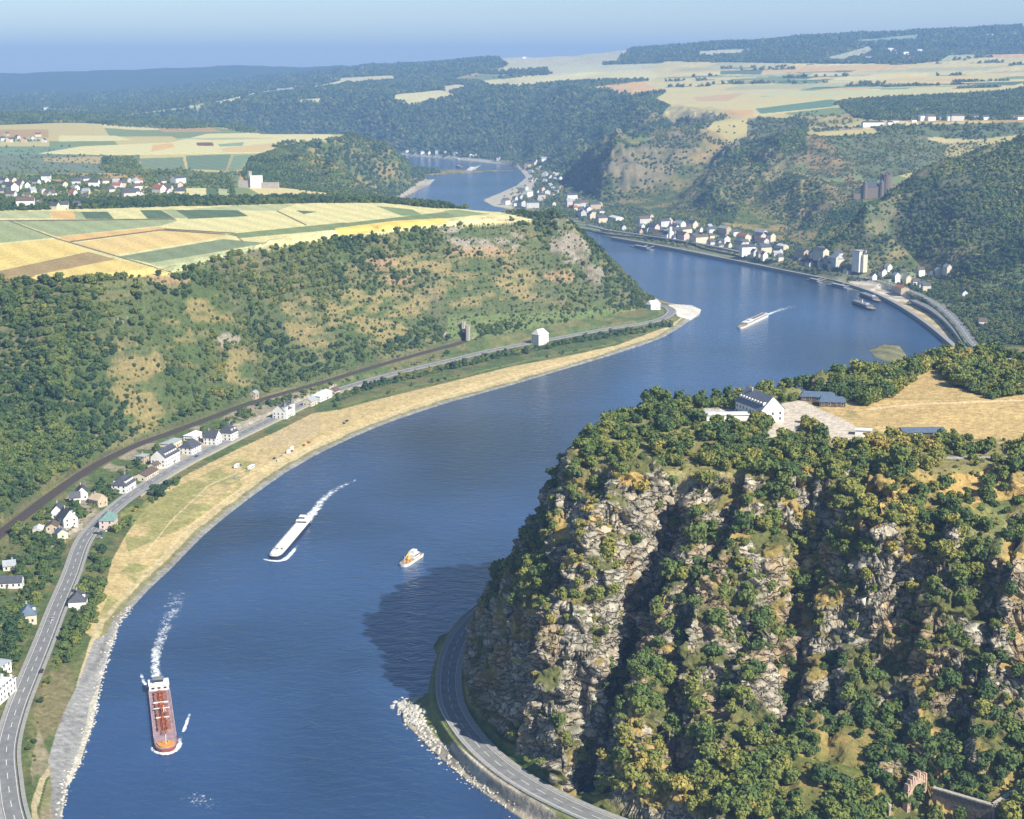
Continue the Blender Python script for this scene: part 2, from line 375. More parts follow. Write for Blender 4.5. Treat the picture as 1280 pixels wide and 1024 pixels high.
cut_bed(W_ROADL, 7.2, 9, 3); cut_bed(W_RAILL, 12.0, 6, 3); cut_bed(W_ROADR, 7.2, 8.0, 2.5)
W_FAR = resample(smooth_line([(1228,440),(1214,428),(1200,408),(1180,388),(1155,372),(1120,358),(1080,348),(1040,341),(1000,332),(950,321),(900,310),(850,301),(800,294),(760,288),(735,282)], 9), 6); cut_bed(W_FAR, 9.9, 7, 5)
gr2, gc2 = slope(HG); SL2 = np.hypot(gr2, gc2)
# broken rock: blocks pushed out of and into the walls along their normals
XD, YD, HD = XG.copy(), YG.copy(), HG.copy()
if ROCK:
    s_ = blur(blur(HG, sc(3), 0), sc(3), 1)[r0:r1]
    ga = np.gradient(s_, axis=0) / np.gradient(DG[r0:r1], axis=0); gb = np.gradient(s_, axis=1) / (DG[r0:r1] * np.gradient(CG[r0:r1], axis=1))
    cg, sg = np.cos(CG[r0:r1]), np.sin(CG[r0:r1]); nx = -(ga * sg + gb * cg); ny = -(ga * cg - gb * sg); nl = np.sqrt(nx * nx + ny * ny + 1)
    nx, ny, nz = nx / nl, ny / nl, 1 / nl
    rr, cc = np.nonzero(rm > .02); x, y, z = XG[r0:r1][rr, cc], YG[r0:r1][rr, cc], HG[r0:r1][rr, cc]
    wq = (fbm(x / 6 + z / 9, y / 6, 2, 301) - .5) * 2.2
    v, f1, f2 = cell3((x + .30 * z) / 12 + wq * .3, y / 12, (z - .25 * x) / 9.5 + wq * .2, 3)
    v2, g1, g2 = cell3((x + .25 * z) / 3.3 + wq * .3, y / 3.3 + wq * .2, (z - .3 * x) / 2.5, 8)
    v3, e1, e2 = cell3((x + .2 * z) / 1.5, y / 1.5, (z - .35 * x) / 1.9 + wq * .2, 18)
    d = (v - .5) * 8. - np.clip(.13 - (f2 - f1), 0, 1) * 15 + (v2 - .5) * 3.2 - np.clip(.12 - (g2 - g1), 0, 1) * 8 + (v3 - .5) * .7
    CRK = np.zeros((NR, NC)); CRK[r0 + rr, cc] = np.clip(1 - (g2 - g1) / .2, 0, 1) * .6 + np.clip(1 - (f2 - f1) / .15, 0, 1) * .5
    BLK = np.zeros((NR, NC)); BLK[r0 + rr, cc] = v2
    d = d * rm[rr, cc] * np.clip(SL2[r0:r1][rr, cc] / 1.4 - .25, 0, 1)
    XD[r0 + rr, cc] += nx[rr, cc] * d; YD[r0 + rr, cc] += ny[rr, cc] * d; HD[r0 + rr, cc] += nz[rr, cc] * d

def sample(A, X, Y):
    X = np.asarray(X, float); Y = np.asarray(Y, float)
    r = np.clip(row_of(np.hypot(X, Y)), 0, NR - 1.001); c = np.clip(col_of(X, Y), 0, NC - 1.001)
    i = r.astype(int); j = c.astype(int); a = r - i; b = c - j
    return (A[i, j] * (1 - b) + A[i, j + 1] * b) * (1 - a) + (A[i + 1, j] * (1 - b) + A[i + 1, j + 1] * b) * a
def height(x, y): return float(sample(HG, [x], [y])[0])
_hc = {}
def hit(px, py, lift=0.):
    """first point of the land (or the water) seen along a line of sight"""
    a = (px - 640) / FPX; b = (512 - py) / FPX
    dx, dy, dz = a, CT + b * ST, -ST + b * CT
    t = np.arange(380, 24000, 1.0) if py > 150 else np.arange(2000, 24000, 2.)
    X, Y, Z = dx * t, dy * t, HCAM + dz * t
    r = np.clip(row_of(np.hypot(X, Y)), 0, NR - 1).astype(int); c = int(np.clip(col_of(np.array([dx]), np.array([dy]))[0], 0, NC - 1))
    under = Z < np.maximum(HG[r, c], 0) + lift
    k = int(np.argmax(under)) if under.any() else len(t) - 1
    return Vector((X[k], Y[k], max(float(sample(HG, [X[k]], [Y[k]])[0]), 0)))

# ------------------------------------------------------------------ land cover of every vertex
PXG, PYG, _ = to_px(XG, YG, HG)
BPX, BPY, _ = to_px(XG, YG, BASE)
def inside(poly, X, Y):
    m = np.zeros(X.shape, bool); n = len(poly)
    for k in range(n):
        x0, y0 = poly[k]; x1, y1 = poly[(k + 1) % n]
        if y0 == y1: continue
        m ^= ((y0 > Y) != (y1 > Y)) & (X < (x1 - x0) * (Y - y0) / (y1 - y0) + x0)
    return m
def region(poly, d0=0, d1=1e9):
    xs = [p[0] for p in poly]; ys = [p[1] for p in poly]
    bx = (PXG > min(xs)) & (PXG < max(xs)) & (PYG > min(ys)) & (PYG < max(ys)) & (DG > d0) & (DG < d1)
    rr, cc = np.nonzero(bx)
    if len(rr) == 0: return rr, cc
    m = inside(poly, PXG[rr, cc], PYG[rr, cc]); return rr[m], cc[m]
slp = sstep(.12, .4, SL)
big = fbm(XG / 60, YG / 60, 4, 101); mid = fbm(XG / 17, YG / 17, 3, 102); fine = fbm(XG / 5, YG / 5, 2, 103)
mid = mid * (1 - slp) + slp * fbm(XG / 24 + YG / 60, (2.2 * HG + .35 * YG) / 13, 3, 104); fine = fine * (1 - slp) + slp * fbm(XG / 7, 2.2 * HG / 5, 2, 105)
big = big * (1 - slp) + slp * fbm(XG / 75 + YG / 90, (2. * HG + .5 * YG) / 48, 3, 106)
def lerp(a, b, t):
    return a + (b - a) * t[..., None]
c3 = lambda *v: np.array(v, float)
DEN = np.zeros((NR, NC))                       # how thickly trees stand
green = lerp(c3(.055, .095, .022), c3(.12, .14, .035), np.clip(mid * 2 - .5, 0, 1))
dry = lerp(c3(.25, .19, .07), c3(.38, .27, .10), np.clip(fine * 2 - .5, 0, 1))
dryness = sstep(.44, .62, big * .6 + mid * .4)
COL = lerp(green, dry, dryness * .75)
slope_any = sstep(.1, .4, SL)
# default woods: thick on slopes, thin on the plateaus
wood = sstep(.40, .60, fbm(XG / 120, YG / 120, 4, 111))
DEN += slope_any * (.35 + .6 * wood)
DEN *= sstep(6, 14, HG)
flatland = (1 - slope_any) * (HG > 90)
fc = vnoise(XG / 90 + .3 * YG / 90, YG / 330, 131); fc = _h2(np.floor((XG + .3 * YG) / 160), np.floor(YG / 420 + .4 * np.floor((XG + .3 * YG) / 160)), 5)
farm = lerp(c3(.50, .42, .17), c3(.20, .25, .10), sstep(.55, .6, fc)); farm = lerp(farm, c3(.6, .5, .24), sstep(.3, .25, fc)); farm = lerp(farm, c3(.42, .28, .11), sstep(.12, .1, fc))
COL = COL * (1 - flatland[..., None]) + farm * flatland[..., None]
farland = (DG > 4600) & (HG > 60)
fw = sstep(.47, .53, fbm(XG / 900, YG / 1300, 4, 140)) * farland
DEN = np.maximum(DEN, fw)

def poly_px(lst, o=(0, 0), s=2.977): return [(o[0] + x / s, o[1] + y / s) for x, y in lst]
def field(poly, col, d0=0, d1=1e9, den=0., jit=.06, slopey=False):
    rr, cc = region(poly, d0, d1)
    if len(rr) == 0: return
    k = 1 + jit * (fine[rr, cc] * 2 - 1) + jit * (np.sin((XG[rr, cc] * .6 + YG[rr, cc] * .35) / 3.2) * (1.1 if d0 > 1100 else 0))
    COL[rr, cc] = c3(*col)[None] * k[:, None]
    DEN[rr, cc] = den
def dense(poly, d, d0=0, d1=1e9, mix=1.):
    rr, cc = region(poly, d0, d1)
    DEN[rr, cc] = DEN[rr, cc] * (1 - mix) + d * mix
def tint(poly, col, amt=.8, d0=0, d1=1e9, thr=None):
    rr, cc = region(poly, d0, d1)
    a = np.full(rr.shape, amt)
    if thr is not None: a = amt * sstep(thr - .06, thr + .06, mid[rr, cc] * .6 + big[rr, cc] * .4)
    COL[rr, cc] = COL[rr, cc] * (1 - a[:, None]) + c3(*col)[None] * (.85 + .3 * fine[rr, cc])[:, None] * a[:, None]
def ell(cx, cy, rx, ry, ang=0, n=18, wob=.18, seed=0):
    q = random.Random(int(cx * 7 + cy * 13 + seed)); o = []
    for k in range(n):
        t = 2 * math.pi * k / n; r = 1 + wob * (q.random() * 2 - 1); x, y = rx * r * math.cos(t), ry * r * math.sin(t)
        a = R(ang); o.append((cx + x * math.cos(a) - y * math.sin(a), cy + x * math.sin(a) + y * math.cos(a)))
    return o
Y1 = (.62, .56, .27); Y2 = (.64, .49, .17); TN = (.62, .40, .16); G1 = (.30, .34, .17); G2 = (.10, .15, .075); G3 = (.40, .42, .22); BR = (.33, .24, .11)
# --- farmland of the left plateau
LP = dict(d0=1150, d1=2600)
field([(-400, 255), (0, 262), (150, 256), (300, 254), (400, 250), (480, 251), (620, 264), (700, 268), (690, 276), (560, 283), (430, 297), (380, 305), (300, 322), (200, 350), (-400, 352)], Y1, **LP)
for pl, col in [([(650,782),(880,780),(925,805),(700,815)], G2), ([(520,783),(600,782),(650,812),(550,815)], G2), ([(600,780),(650,780),(700,812),(655,812)], G1), ([(300,788),(400,788),(425,815),(320,815)], G2),
                ([(185,786),(275,786),(282,815),(195,812)], TN), ([(275,786),(300,788),(320,815),(282,815)], G1), ([(40,820),(650,812),(660,822),(600,840),(210,880)], G1), ([(-900,830),(0,825),(40,825),(200,885),(-900,990)], G1),
                ([(-900,990),(210,890),(330,935),(-900,1200)], Y2), ([(-900,1200),(330,937),(430,965),(130,1030),(-900,1300)], BR), ([(130,1024),(430,965),(640,1010),(600,1060),(60,1080)], Y2),
                ([(215,880),(600,845),(620,855),(260,900)], TN), ([(275,905),(620,857),(870,875),(420,950)], (.62, .46, .19)), ([(440,955),(830,890),(1000,905),(560,980)], (.20, .24, .13)),
                ([(550,980),(1010,907),(1020,915),(640,1012)], G3), ([(-900,785),(0,785),(185,786),(190,812),(-900,815)], G3), ([(425,785),(520,785),(550,815),(430,815)], Y1),
                ([(840,872),(1280,828),(1400,838),(1280,852),(900,886)], (.19, .24, .10)), ([(1100,783),(1180,788),(1130,797)], G2), ([(880,765),(1100,760),(1030,785),(700,780)], G3)]:
    field(poly_px(pl), col, **LP)
for pl, col in [([(130,766),(270,780),(310,802),(230,803)], (.20, .26, .11)), ([(-20,835),(380,790),(560,795),(400,812),(200,822),(-20,850)], (.18, .23, .10)), ([(-20,850),(200,822),(380,812),(400,828),(170,858),(0,880)], (.70, .52, .13)),
                ([(380,785),(440,780),(560,797),(430,806)], (.25, .30, .13)), ([(395,818),(770,798),(790,808),(700,822),(440,830)], (.58, .50, .27))]:
    field(poly_px(pl, (425, 0)), col, **LP)
def track(lst, w, col, o=(0, 0), s=2.977, d0=1150, d1=2600):
    q = [(o[0] + x / s, o[1] + y / s) for x, y in lst]
    for a, b in zip(q, q[1:]):
        dx, dy = b[0] - a[0], b[1] - a[1]; L = math.hypot(dx, dy); nx, ny = -dy / L * w, dx / L * w
        field([(a[0] + nx, a[1] + ny), (b[0] + nx, b[1] + ny), (b[0] - nx, b[1] - ny), (a[0] - nx, a[1] - ny)], col, d0, d1)
for l in ([(30,820),(210,888),(640,1014)], [(610,852),(870,868),(910,905)], [(1030,785),(1140,838)], [(-100,818),(0,822),(420,818),(650,815)], [(260,900),(600,856),(840,872)]):
    track(l, .8, (.17, .14, .08))
def strip(lst, w0, w1, col, jit=.2, h=0., den=0., d1=2300):
    """ground along a line of the survey, from w0 to w1 metres to its left"""
    w = [P(a, b, h) for a, b in lst]
    X = np.array([p[0] for p in w]); Yv = np.array([p[1] for p in w])
    m = (XG > X.min() - 40) & (XG < X.max() + 40) & (YG > Yv.min() - 40) & (YG < Yv.max() + 40) & (DG < d1)
    rr, cc = np.nonzero(m); x, y = XG[rr, cc], YG[rr, cc]
    best = np.full(x.shape, 1e9); sgn = np.zeros(x.shape)
    for k in range(len(w) - 1):
        ax, ay = w[k][:2]; bx, by = w[k + 1][:2]; dx, dy = bx - ax, by - ay; L2 = dx * dx + dy * dy
        u = np.clip(((x - ax) * dx + (y - ay) * dy) / L2, 0, 1); ex, ey = x - ax - u * dx, y - ay - u * dy
        d = np.hypot(ex, ey); s = np.sign(dx * ey - dy * ex); n = d < best
        best = np.where(n, d, best); sgn = np.where(n, s, sgn)
    sd = best * sgn + (mid[rr, cc] - .5) * 3.
    q = (sd > w0) & (sd < w1)
    rr, cc = rr[q], cc[q]
    COL[rr, cc] = c3(*col)[None] * (1 + jit * (fine[rr, cc] * 2 - 1))[:, None]; DEN[rr, cc] = den
# --- left slope
LS = dict(d0=900, d1=2300)
SLP = [(-300,350),(120,350),(200,345),(300,318),(430,296),(560,283),(690,275),(730,295),(815,380),(700,405),(560,430),(400,478),(300,505),(180,550),(60,615),(0,655),(-300,860)]
dense(SLP, .84, **LS)
tint(SLP, (.080, .112, .040), .9, **LS)
tint(SLP, (.20, .17, .08), .6, thr=.585, **LS)
dense([(-300,352),(60,352),(110,365),(150,400),(165,440),(120,470),(150,520),(168,560),(110,590),(0,655),(-300,860)], 1., **LS)
dense([(230,338),(290,350),(335,395),(365,440),(395,465),(350,492),(310,470),(285,430),(245,395),(205,365)], .93, **LS)
dense([(240,430),(330,470),(330,500),(250,530),(215,500)], .8, **LS)
dense([(340,310),(500,290),(690,277),(690,290),(560,300),(470,325),(440,350),(380,350),(345,335)], .8, **LS)
dense([(640,290),(700,300),(730,330),(770,360),(805,388),(760,398),(700,395),(600,410),(560,395),(620,350)], .55, **LS)
dense([(742,325),(818,385),(800,395),(760,385)], .95, **LS)
for e, den in [((170,470,38,42), .10), ((262,385,36,20), .12), ((300,460,22,24), .12), ((372,395,26,26), .08), ((395,425,22,20), .08), ((470,395,60,36), .13), ((590,375,75,36), .12), ((520,330,30,14), .1),
               ((215,420,30,20), .25), ((560,330,26,12), .15), ((640,350,36,18), .2), ((180,520,26,20), .15), ((690,365,30,14), .25)]:
    dense(ell(*e), den, **LS); tint(ell(*e), (.27, .215, .09), .75, thr=.50, **LS)
for e in [(600,300,48,13,8), (712,310,24,22,40), (742,340,16,10,50), (640,300,20,8), (285,425,14,9), (575,415,22,14), (150,400,10,5)]:
    dense(ell(*e), .12, **LS); tint(ell(*e), (.30, .26, .21), .9, thr=.47, **LS)
for e in [(470,330,30,10), (500,350,22,8), (210,350,30,6), (700,345,20,8), (600,315,40,6)]:
    tint(ell(*e), (.36, .24, .13), .8, **LS)
strip(RAIL_L[2:], -7.5, 7.5, (.11, .105, .055), .3, 12., d1=2000)
tint([(560,395),(800,385),(805,397),(560,425)], (.14,.19,.06), .7, **LS)
# --- flats of the left bank
bank = [(-300, 900), (0, 664), (60, 612), (140, 566), (220, 535), (310, 500), (390, 478), (480, 452), (560, 430), (700, 404), (800, 386), (845, 380), (880, 390), (850, 412), (700, 466), (500, 528), (400, 570), (300, 640), (190, 740), (140, 815), (100, 960), (78, 1100), (-300, 1400)]
field(bank, (.09, .125, .042), 400, 2200, .0, .3)
LB = dict(d0=400, d1=2200)
tint(bank, (.20, .17, .075), .6, thr=.5, **LB)
tint([(30,690),(100,600),(190,548),(330,500),(430,478),(430,492),(330,522),(210,585),(150,625),(100,668),(60,690)], (.30,.26,.19), .8, thr=.50, **LB)
beach = [(160, 665), (200, 612), (240, 590), (300, 560), (345, 540), (390, 517), (425, 512), (470, 500), (560, 478), (640, 458), (700, 447), (770, 432), (835, 408), (862, 398), (850, 412), (760, 447), (640, 483), (520, 518), (440, 549), (360, 592), (285, 648), (235, 692), (190, 737), (150, 780), (120, 800), (105, 790), (130, 740), (140, 700)]
field(beach, (.49, .38, .18), 400, 2200, 0, .22)
tint([(110, 800), (140, 735), (160, 700), (205, 690), (180, 740), (140, 785)], (.20, .23, .07), .8, thr=.5, **LB)
tint([(160, 690), (150, 640), (240, 600), (330, 560), (300, 610), (230, 660)], (.24, .25, .08), .75, thr=.47, **LB)
for l_ in ([(150,760),(185,715),(240,655),(300,612),(360,578),(420,552),(500,523)], [(175,700),(215,650),(262,606),(312,585),(356,572)], [(300,600),(330,585),(380,562),(440,538),(520,505),(620,477),(720,450)], [(210,690),(225,670),(250,655)]):
    track(l_, .7, (.56,.45,.27), s=1, d0=400, d1=2200)
tint([(320, 560), (345, 540), (400, 515), (400, 540), (350, 560)], (.46, .36, .2), .9, **LB)
shl = SHORE_L[2:39]
strip(shl, -6, 5, (.26, .25, .22), .4)
strip(shl, 5, 8, (.22, .21, .10), .3)
strip(shl, 9, 11.5, (.44, .37, .22), .2)
field([(78,1120),(70,1024),(60,950),(75,900),(95,860),(118,800),(140,790),(138,815),(126,850),(120,882),(115,910),(100,955),(86,985),(80,1024)], (.27, .265, .255), 400, 900, 0, .45)
tint([(100,960),(86,985),(80,1024),(76,1020),(84,975),(98,940),(108,905),(112,880),(126,850),(128,862),(121,905)], (.46, .43, .34), .9, d0=400, d1=900)
field([(835, 381), (866, 380), (880, 388), (864, 400), (848, 396)], (.62, .58, .50), 1700, 2300)
field([(195,590),(232,552),(300,528),(330,518),(372,500),(420,480),(420,490),(372,512),(300,542),(205,592)], (.36,.32,.25), 900, 1700, 0, .3)
field([(38,672),(60,650),(100,640),(104,662),(60,678)], (.38,.34,.26), 900, 1300, 0, .3)
tint([(40,885),(55,845),(80,830),(96,845),(76,905),(50,930)], (.22,.18,.10), .6, 400, 900, .48)
tint([(46, 1040), (38, 960), (48, 910), (64, 950), (66, 1040)], (.30, .25, .17), .8, 400, 800, .46)
for pl, d in [([(-10,690),(60,684),(96,690),(76,735),(60,790),(40,840),(22,860),(-10,860)], .62), ([(0,620),(60,640),(120,610),(170,575),(185,590),(150,640),(110,655),(80,690),(0,690)], .42), ([(76,760),(112,700),(124,680),(134,690),(125,760),(110,800),(60,850),(45,930),(36,1030),(24,1030),(30,900)], .45),
              ([(190,560),(260,535),(330,505),(400,485),(500,460),(560,440),(560,447),(420,482),(340,510),(250,552),(200,580)], .5), ([(230,596),(150,668),(140,665),(200,610)], .45)]:
    dense(pl, d, **LB)
strip([(415,505),(450,492),(500,478),(560,464),(610,452),(650,444),(700,434),(760,423),(800,416),(836,406)], -6, 7, (.09, .13, .045), .2, 4., den=.85)
strip([(420,509),(500,486),(560,473),(650,452),(760,430)], -9, -4, (.16, .20, .06), .2, 4., den=.15)
# --- village terrace and slopes behind it
for pl, col, den in [([(-400,610),(0,600),(600,610),(760,640),(900,640),(880,690),(600,640),(-400,660)], (.15,.19,.10), .12), ([(690,700),(770,700),(765,738),(690,735)], Y1, 0), ([(770,703),(810,703),(810,740),(765,738)], G2, 0), ([(812,703),(845,705),(852,735),(812,740)], G3, 0),
                     ([(530,725),(690,730),(690,755),(560,760)], BR, .1), ([(-400,572),(400,575),(520,570),(520,640),(300,640),(-400,640)], (.16,.20,.13), .05), ([(520,590),(680,585),(690,625),(530,635)], (.18,.23,.13), 0), ([(690,580),(860,575),(840,635),(700,630)], (.15,.21,.12), 0),
                     ([(870,580),(930,575),(900,630),(845,640)], (.18,.25,.14), 0), ([(160,590),(380,580),(370,610),(160,600)], (.40,.32,.15), .05), ([(-400,560),(0,545),(140,545),(290,545),(200,575),(-400,580)], (.17,.25,.15), .02),
                     ([(140,572),(300,545),(640,530),(770,498),(1210,490),(1260,515),(1130,537),(1010,570),(820,574),(400,578)], Y1, 0), ([(810,537),(910,529),(900,543),(820,546)], (.24,.33,.20), 0), ([(730,531),(790,530),(797,543),(735,543)], (.18,.09,.06), 0),
                     ([(570,540),(640,533),(650,548),(560,565)], TN, 0), ([(820,552),(1090,525),(1080,545),(1000,566),(830,566)], (.58,.44,.2), 0), ([(640,515),(900,512),(1040,515),(800,522)], G3, 0), ([(220,505),(430,505),(490,522),(220,527)], Y1, 0), ([(-400,515),(0,515),(150,515),(150,530),(-400,530)], G3, .1),
                     ([(1010,545),(1060,530),(1140,530),(1100,545),(1060,560)], (.3,.26,.2), .5)]:
    field(poly_px(pl), col, 2100, 5200, den)
dense(poly_px([(380,585),(500,590),(530,640),(700,640),(860,665),(880,740),(700,690),(560,660),(380,640)]), .75, 2100, 3600)
dense(poly_px([(-400,655),(850,650),(860,775),(-400,790)]), .38, 2100, 2900); field(poly_px([(690,700),(770,700),(765,738),(690,735)]), Y1, 2100, 2900)
field(poly_px([(768,703),(810,703),(810,740),(765,738)]), G2, 2100, 2900); field(poly_px([(812,703),(845,705),(852,735),(812,740)]), G3, 2100, 2900)
dense(poly_px([(1020,560),(1100,540),(1300,510),(1500,540),(1650,650),(1640,740),(1280,790),(950,740),(900,650),(930,590)]), 1., 2600, 5200)
dense([(0, 264), (0, 253), (290, 249), (480, 246), (560, 254), (640, 262), (560, 262), (480, 254), (400, 254)], .9, 1980, 2500)
# --- land beyond the far river
FR = dict(d0=4800, d1=30000)
field([(-400,168),(-400,119),(0,118),(170,115),(300,98),(480,82),(600,72),(660,76),(600,90),(560,100),(760,112),(800,128),(780,160),(640,196),(500,192),(440,176),(300,168)], (.05,.08,.04), den=1., **FR)
field([(-400,170),(0,168),(150,158),(240,157),(150,166)], (.3,.3,.15), den=.3, **FR)
for pl, o, col in [([(440,430),(680,400),(760,383),(775,393),(680,412),(450,438)], (0,0), G3), ([(800,380),(900,358),(915,366),(820,386)], (0,0), Y1), ([(900,352),(1090,325),(1110,338),(930,358)], (0,0), (.5,.5,.42)), ([(1110,375),(1190,365),(1190,376),(1115,382)], (0,0), Y1),
                   ([(1150,325),(1280,298),(1290,312),(1170,332)], (0,0), Y1), ([(-200,358),(130,363),(120,371),(-200,370)], (0,0), TN), ([(160,405),(300,405),(290,414),(180,414)], (0,0), Y1), ([(530,398),(575,396),(570,404),(535,405)], (0,0), Y1),
                   ([(0,290),(200,280),(205,296),(50,312),(0,305)], (425,0), Y1), ([(205,352),(380,335),(432,355),(290,388),(205,378)], (425,0), Y1), ([(380,322),(440,314),(482,322),(400,346)], (425,0), (.6,.5,.3)),
                   ([(515,303),(640,290),(880,270),(1280,228),(1280,300),(1130,300),(830,307),(700,320),(560,322)], (425,0), Y1), ([(540,262),(750,245),(960,203),(1040,203),(1000,232),(1280,228),(1280,250),(880,272),(790,282),(780,262),(600,272)], (425,0), (.52,.50,.30)),
                   ([(960,215),(1290,200),(1290,232),(980,242)], (425,0), (.05,.08,.04)), ([(900,330),(1080,308),(1290,285),(1290,332),(1130,352),(950,350)], (425,0), TN)]:
    field(poly_px(pl, o), col, den=1. if col[0] == .05 else 0., **FR)
dense(poly_px([(500,265),(770,257),(778,281),(520,277)], (425, 0)), 1., **FR)
RP = dict(d0=3300, d1=9000)
o3 = (850, 0)
field(poly_px([(-60,228),(400,235),(850,240),(1280,205),(1900,190),(1900,300),(1280,328),(1190,345),(1010,362),(600,377),(560,402),(280,434),(150,428),(60,455),(0,440),(-20,465),(-70,430),(-40,395),(-95,370),(-50,340),(-130,312),(-80,285),(-110,258),(-70,240)], o3), (.58,.49,.21), **RP)
bands = random.Random(5)
for k in range(60):
    x0 = bands.uniform(-60, 1500); y0 = bands.uniform(238, 355) - .012 * x0; wdt = bands.uniform(120, 460); hgt = bands.uniform(4, 12)
    col = bands.choice([Y1, (.55, .48, .26), G3, (.42, .42, .22), TN, (.2, .27, .13), (.47, .38, .19), (.66, .55, .24), (.12, .17, .08), (.70, .62, .34), (.10, .15, .07)])
    field(poly_px([(x0, y0), (x0 + wdt, y0 - wdt * .03), (x0 + wdt * .85, y0 + hgt - wdt * .02), (x0 - 60, y0 + hgt)], o3), col, **RP)
for pl, col, den in [([(370,250),(850,240),(850,253),(390,272)], (.62,.42,.18), 0), ([(150,265),(310,260),(300,277),(150,277)], (.12,.17,.09), 0), ([(300,288),(500,273),(420,300),(140,302)], (.2,.25,.12), 0), ([(330,340),(1000,330),(1010,345),(560,362),(300,358)], (.52,.50,.24), 0),
                     ([(280,405),(560,370),(610,378),(560,398),(300,424)], (.13,.22,.12), 0), ([(150,410),(270,408),(275,434),(180,437)], TN, 0), ([(50,362),(240,345),(180,377),(60,377)], (.55,.38,.18), 0),
                     ([(160,230),(430,240),(300,252),(100,248)], (.45,.42,.22), 0)]:
    field(poly_px(pl, o3), col, den=den, **RP)
FM = dict(d0=7000, d1=30000)
field([(-900,60),(620,60),(620,96),(300,112),(0,119),(-900,122)], (.06,.09,.05), d0=10800, d1=30000)
field(poly_px([(-900,120),(2200,60),(2200,200),(1280,200),(860,238),(400,236),(-60,228),(-400,230)], o3), (.05,.08,.035), den=1., **FM)
for pl, col in [([(70,190),(300,180),(205,207),(70,207)], (.5,.48,.3)), ([(520,222),(640,190),(700,172),(725,190),(600,230)], (.42,.42,.26)), ([(620,152),(890,128),(885,150),(690,162)], (.3,.36,.25)), ([(1090,130),(1170,125),(1175,138),(1100,137)], (.55,.45,.35)), ([(1250,88),(1500,80),(1500,96),(1270,104)], (.6,.4,.3)), ([(1130,205),(1600,190),(1600,205),(1130,215)], TN), ([(1000,206),(1130,200),(1100,215),(960,230)],(.4,.42,.24))]:
    field(poly_px(pl, o3), col, **FM)
field([(620,72),(700,68),(790,62),(770,78),(640,86)], (.5,.47,.3), **FM)
dense(poly_px([(580,385),(640,372),(1280,340),(1900,310),(1900,440),(1280,446),(740,450),(650,440)], o3), 1., 3500, 5200)
# --- slopes of the right bank
RBk = dict(d0=2250, d1=5600)
dense([(640,112),(760,112),(800,128),(830,160),(770,190),(745,215),(715,232),(690,210),(640,200),(500,195),(430,170),(600,110)], .97, 4000, 9000)
for pl, col, den in [([(840,160),(870,150),(880,175),(850,215),(810,235),(770,240),(765,200)], (.36,.27,.15), .12), ([(480,500),(560,510),(650,640),(640,660),(480,665),(470,600)], (.46,.29,.13), .06),
                     ([(800,500),(920,505),(930,540),(800,535)], (.36,.25,.15), .12), ([(540,510),(800,490),(1000,540),(960,620),(700,680),(620,600)], (.17,.22,.10), .12), ([(560,700),(640,660),(680,680),(680,720),(560,790),(510,770)], (.50,.34,.15), .08),
                     ([(880,630),(1000,600),(960,640),(885,660)], (.55,.36,.16), .05), ([(360,850),(450,835),(460,880),(370,885)], (.52,.34,.12), .05), ([(700,470),(1280,455),(1280,500),(1100,520),(760,500)], (.17,.22,.10), .25),
                     ([(490,480),(690,470),(680,480),(500,492)], (.6,.5,.36), 0), ([(790,745),(850,735),(860,850),(800,930),(760,960),(600,900),(640,830),(700,760)], (.17,.22,.09), .35), ([(1000,960),(1140,930),(1130,960),(1010,1010)], (.36,.34,.15), .12),
                     ([(250,440),(470,440),(480,490),(420,510),(250,500)], (.27,.24,.15), .2), ([(0,440),(150,430),(100,480),(0,490)], (.3,.28,.14), .15), ([(390,580),(440,570),(450,600),(400,610)], (.3,.22,.15), .05)]:
    q_ = poly_px(pl, o3) if pl[0][1] > 300 else pl
    field(q_, (.105, .12, .055), den=den + .22, jit=.3, **RBk); tint(q_, tuple(v * .78 for v in col), .8, thr=.49, **RBk)
dense([(1000,165),(1010,180),(960,215),(930,250),(915,285),(880,285),(870,250),(900,200),(940,175)], 1., 3000, 4600)
dense([(1120,255),(1280,168),(1600,90),(1600,330),(1280,290),(1200,310),(1150,300)], .97, 2250, 3000)
tint([(1120,255),(1280,168),(1600,90),(1600,330),(1280,330),(1150,300)], (.07,.09,.05), .8, d0=2250, d1=3000)
dense([(1040,262),(1085,250),(1100,260),(1060,290),(1040,320),(1010,318)], .97, 2250, 3000)
dense([(1200,430),(1200,380),(1280,330),(1600,300),(1600,440)], .6, 1400, 2400)
tint([(1210,350),(1280,330),(1280,420),(1240,400)], (.13,.22,.09), .7, d0=1400, d1=2500)
# river strip of the right bank
field([(1240,400),(1190,352),(1100,328),(980,300),(880,276),(780,257),(700,224),(672,200),(655,205),(655,225),(645,240),(610,252),(610,262),(690,280),(740,293),(800,306),(900,326),(1000,346),(1080,368),(1150,405),(1195,440)], (.17,.18,.10), 1500, 5600, .55, .3)
field([(1110,372),(1140,380),(1170,398),(1195,428),(1188,432),(1150,402),(1110,376),(1080,364),(1060,352)], (.50,.40,.22), 1400, 2600, 0, .2)
field([(1060,352),(1085,350),(1130,362),(1145,380),(1110,374)], (.52,.46,.36), 1400, 2600, 0, .25)
field([(1086,441),(1100,434),(1125,431),(1135,440),(1125,452),(1100,452)], (.20,.19,.085), 1400, 2000, 0, .2)
field([(484,254),(540,218),(547,222),(540,232),(502,250)], (.5,.44,.36), 3200, 6000)
field([(605,250),(640,234),(655,222),(645,205),(660,214),(672,226),(665,240),(640,262),(610,262)], (.48,.44,.34), 3200, 6000, .05)
field([(500,196),(640,206),(640,202),(500,190)], (.4,.4,.32), 4800, 7000)
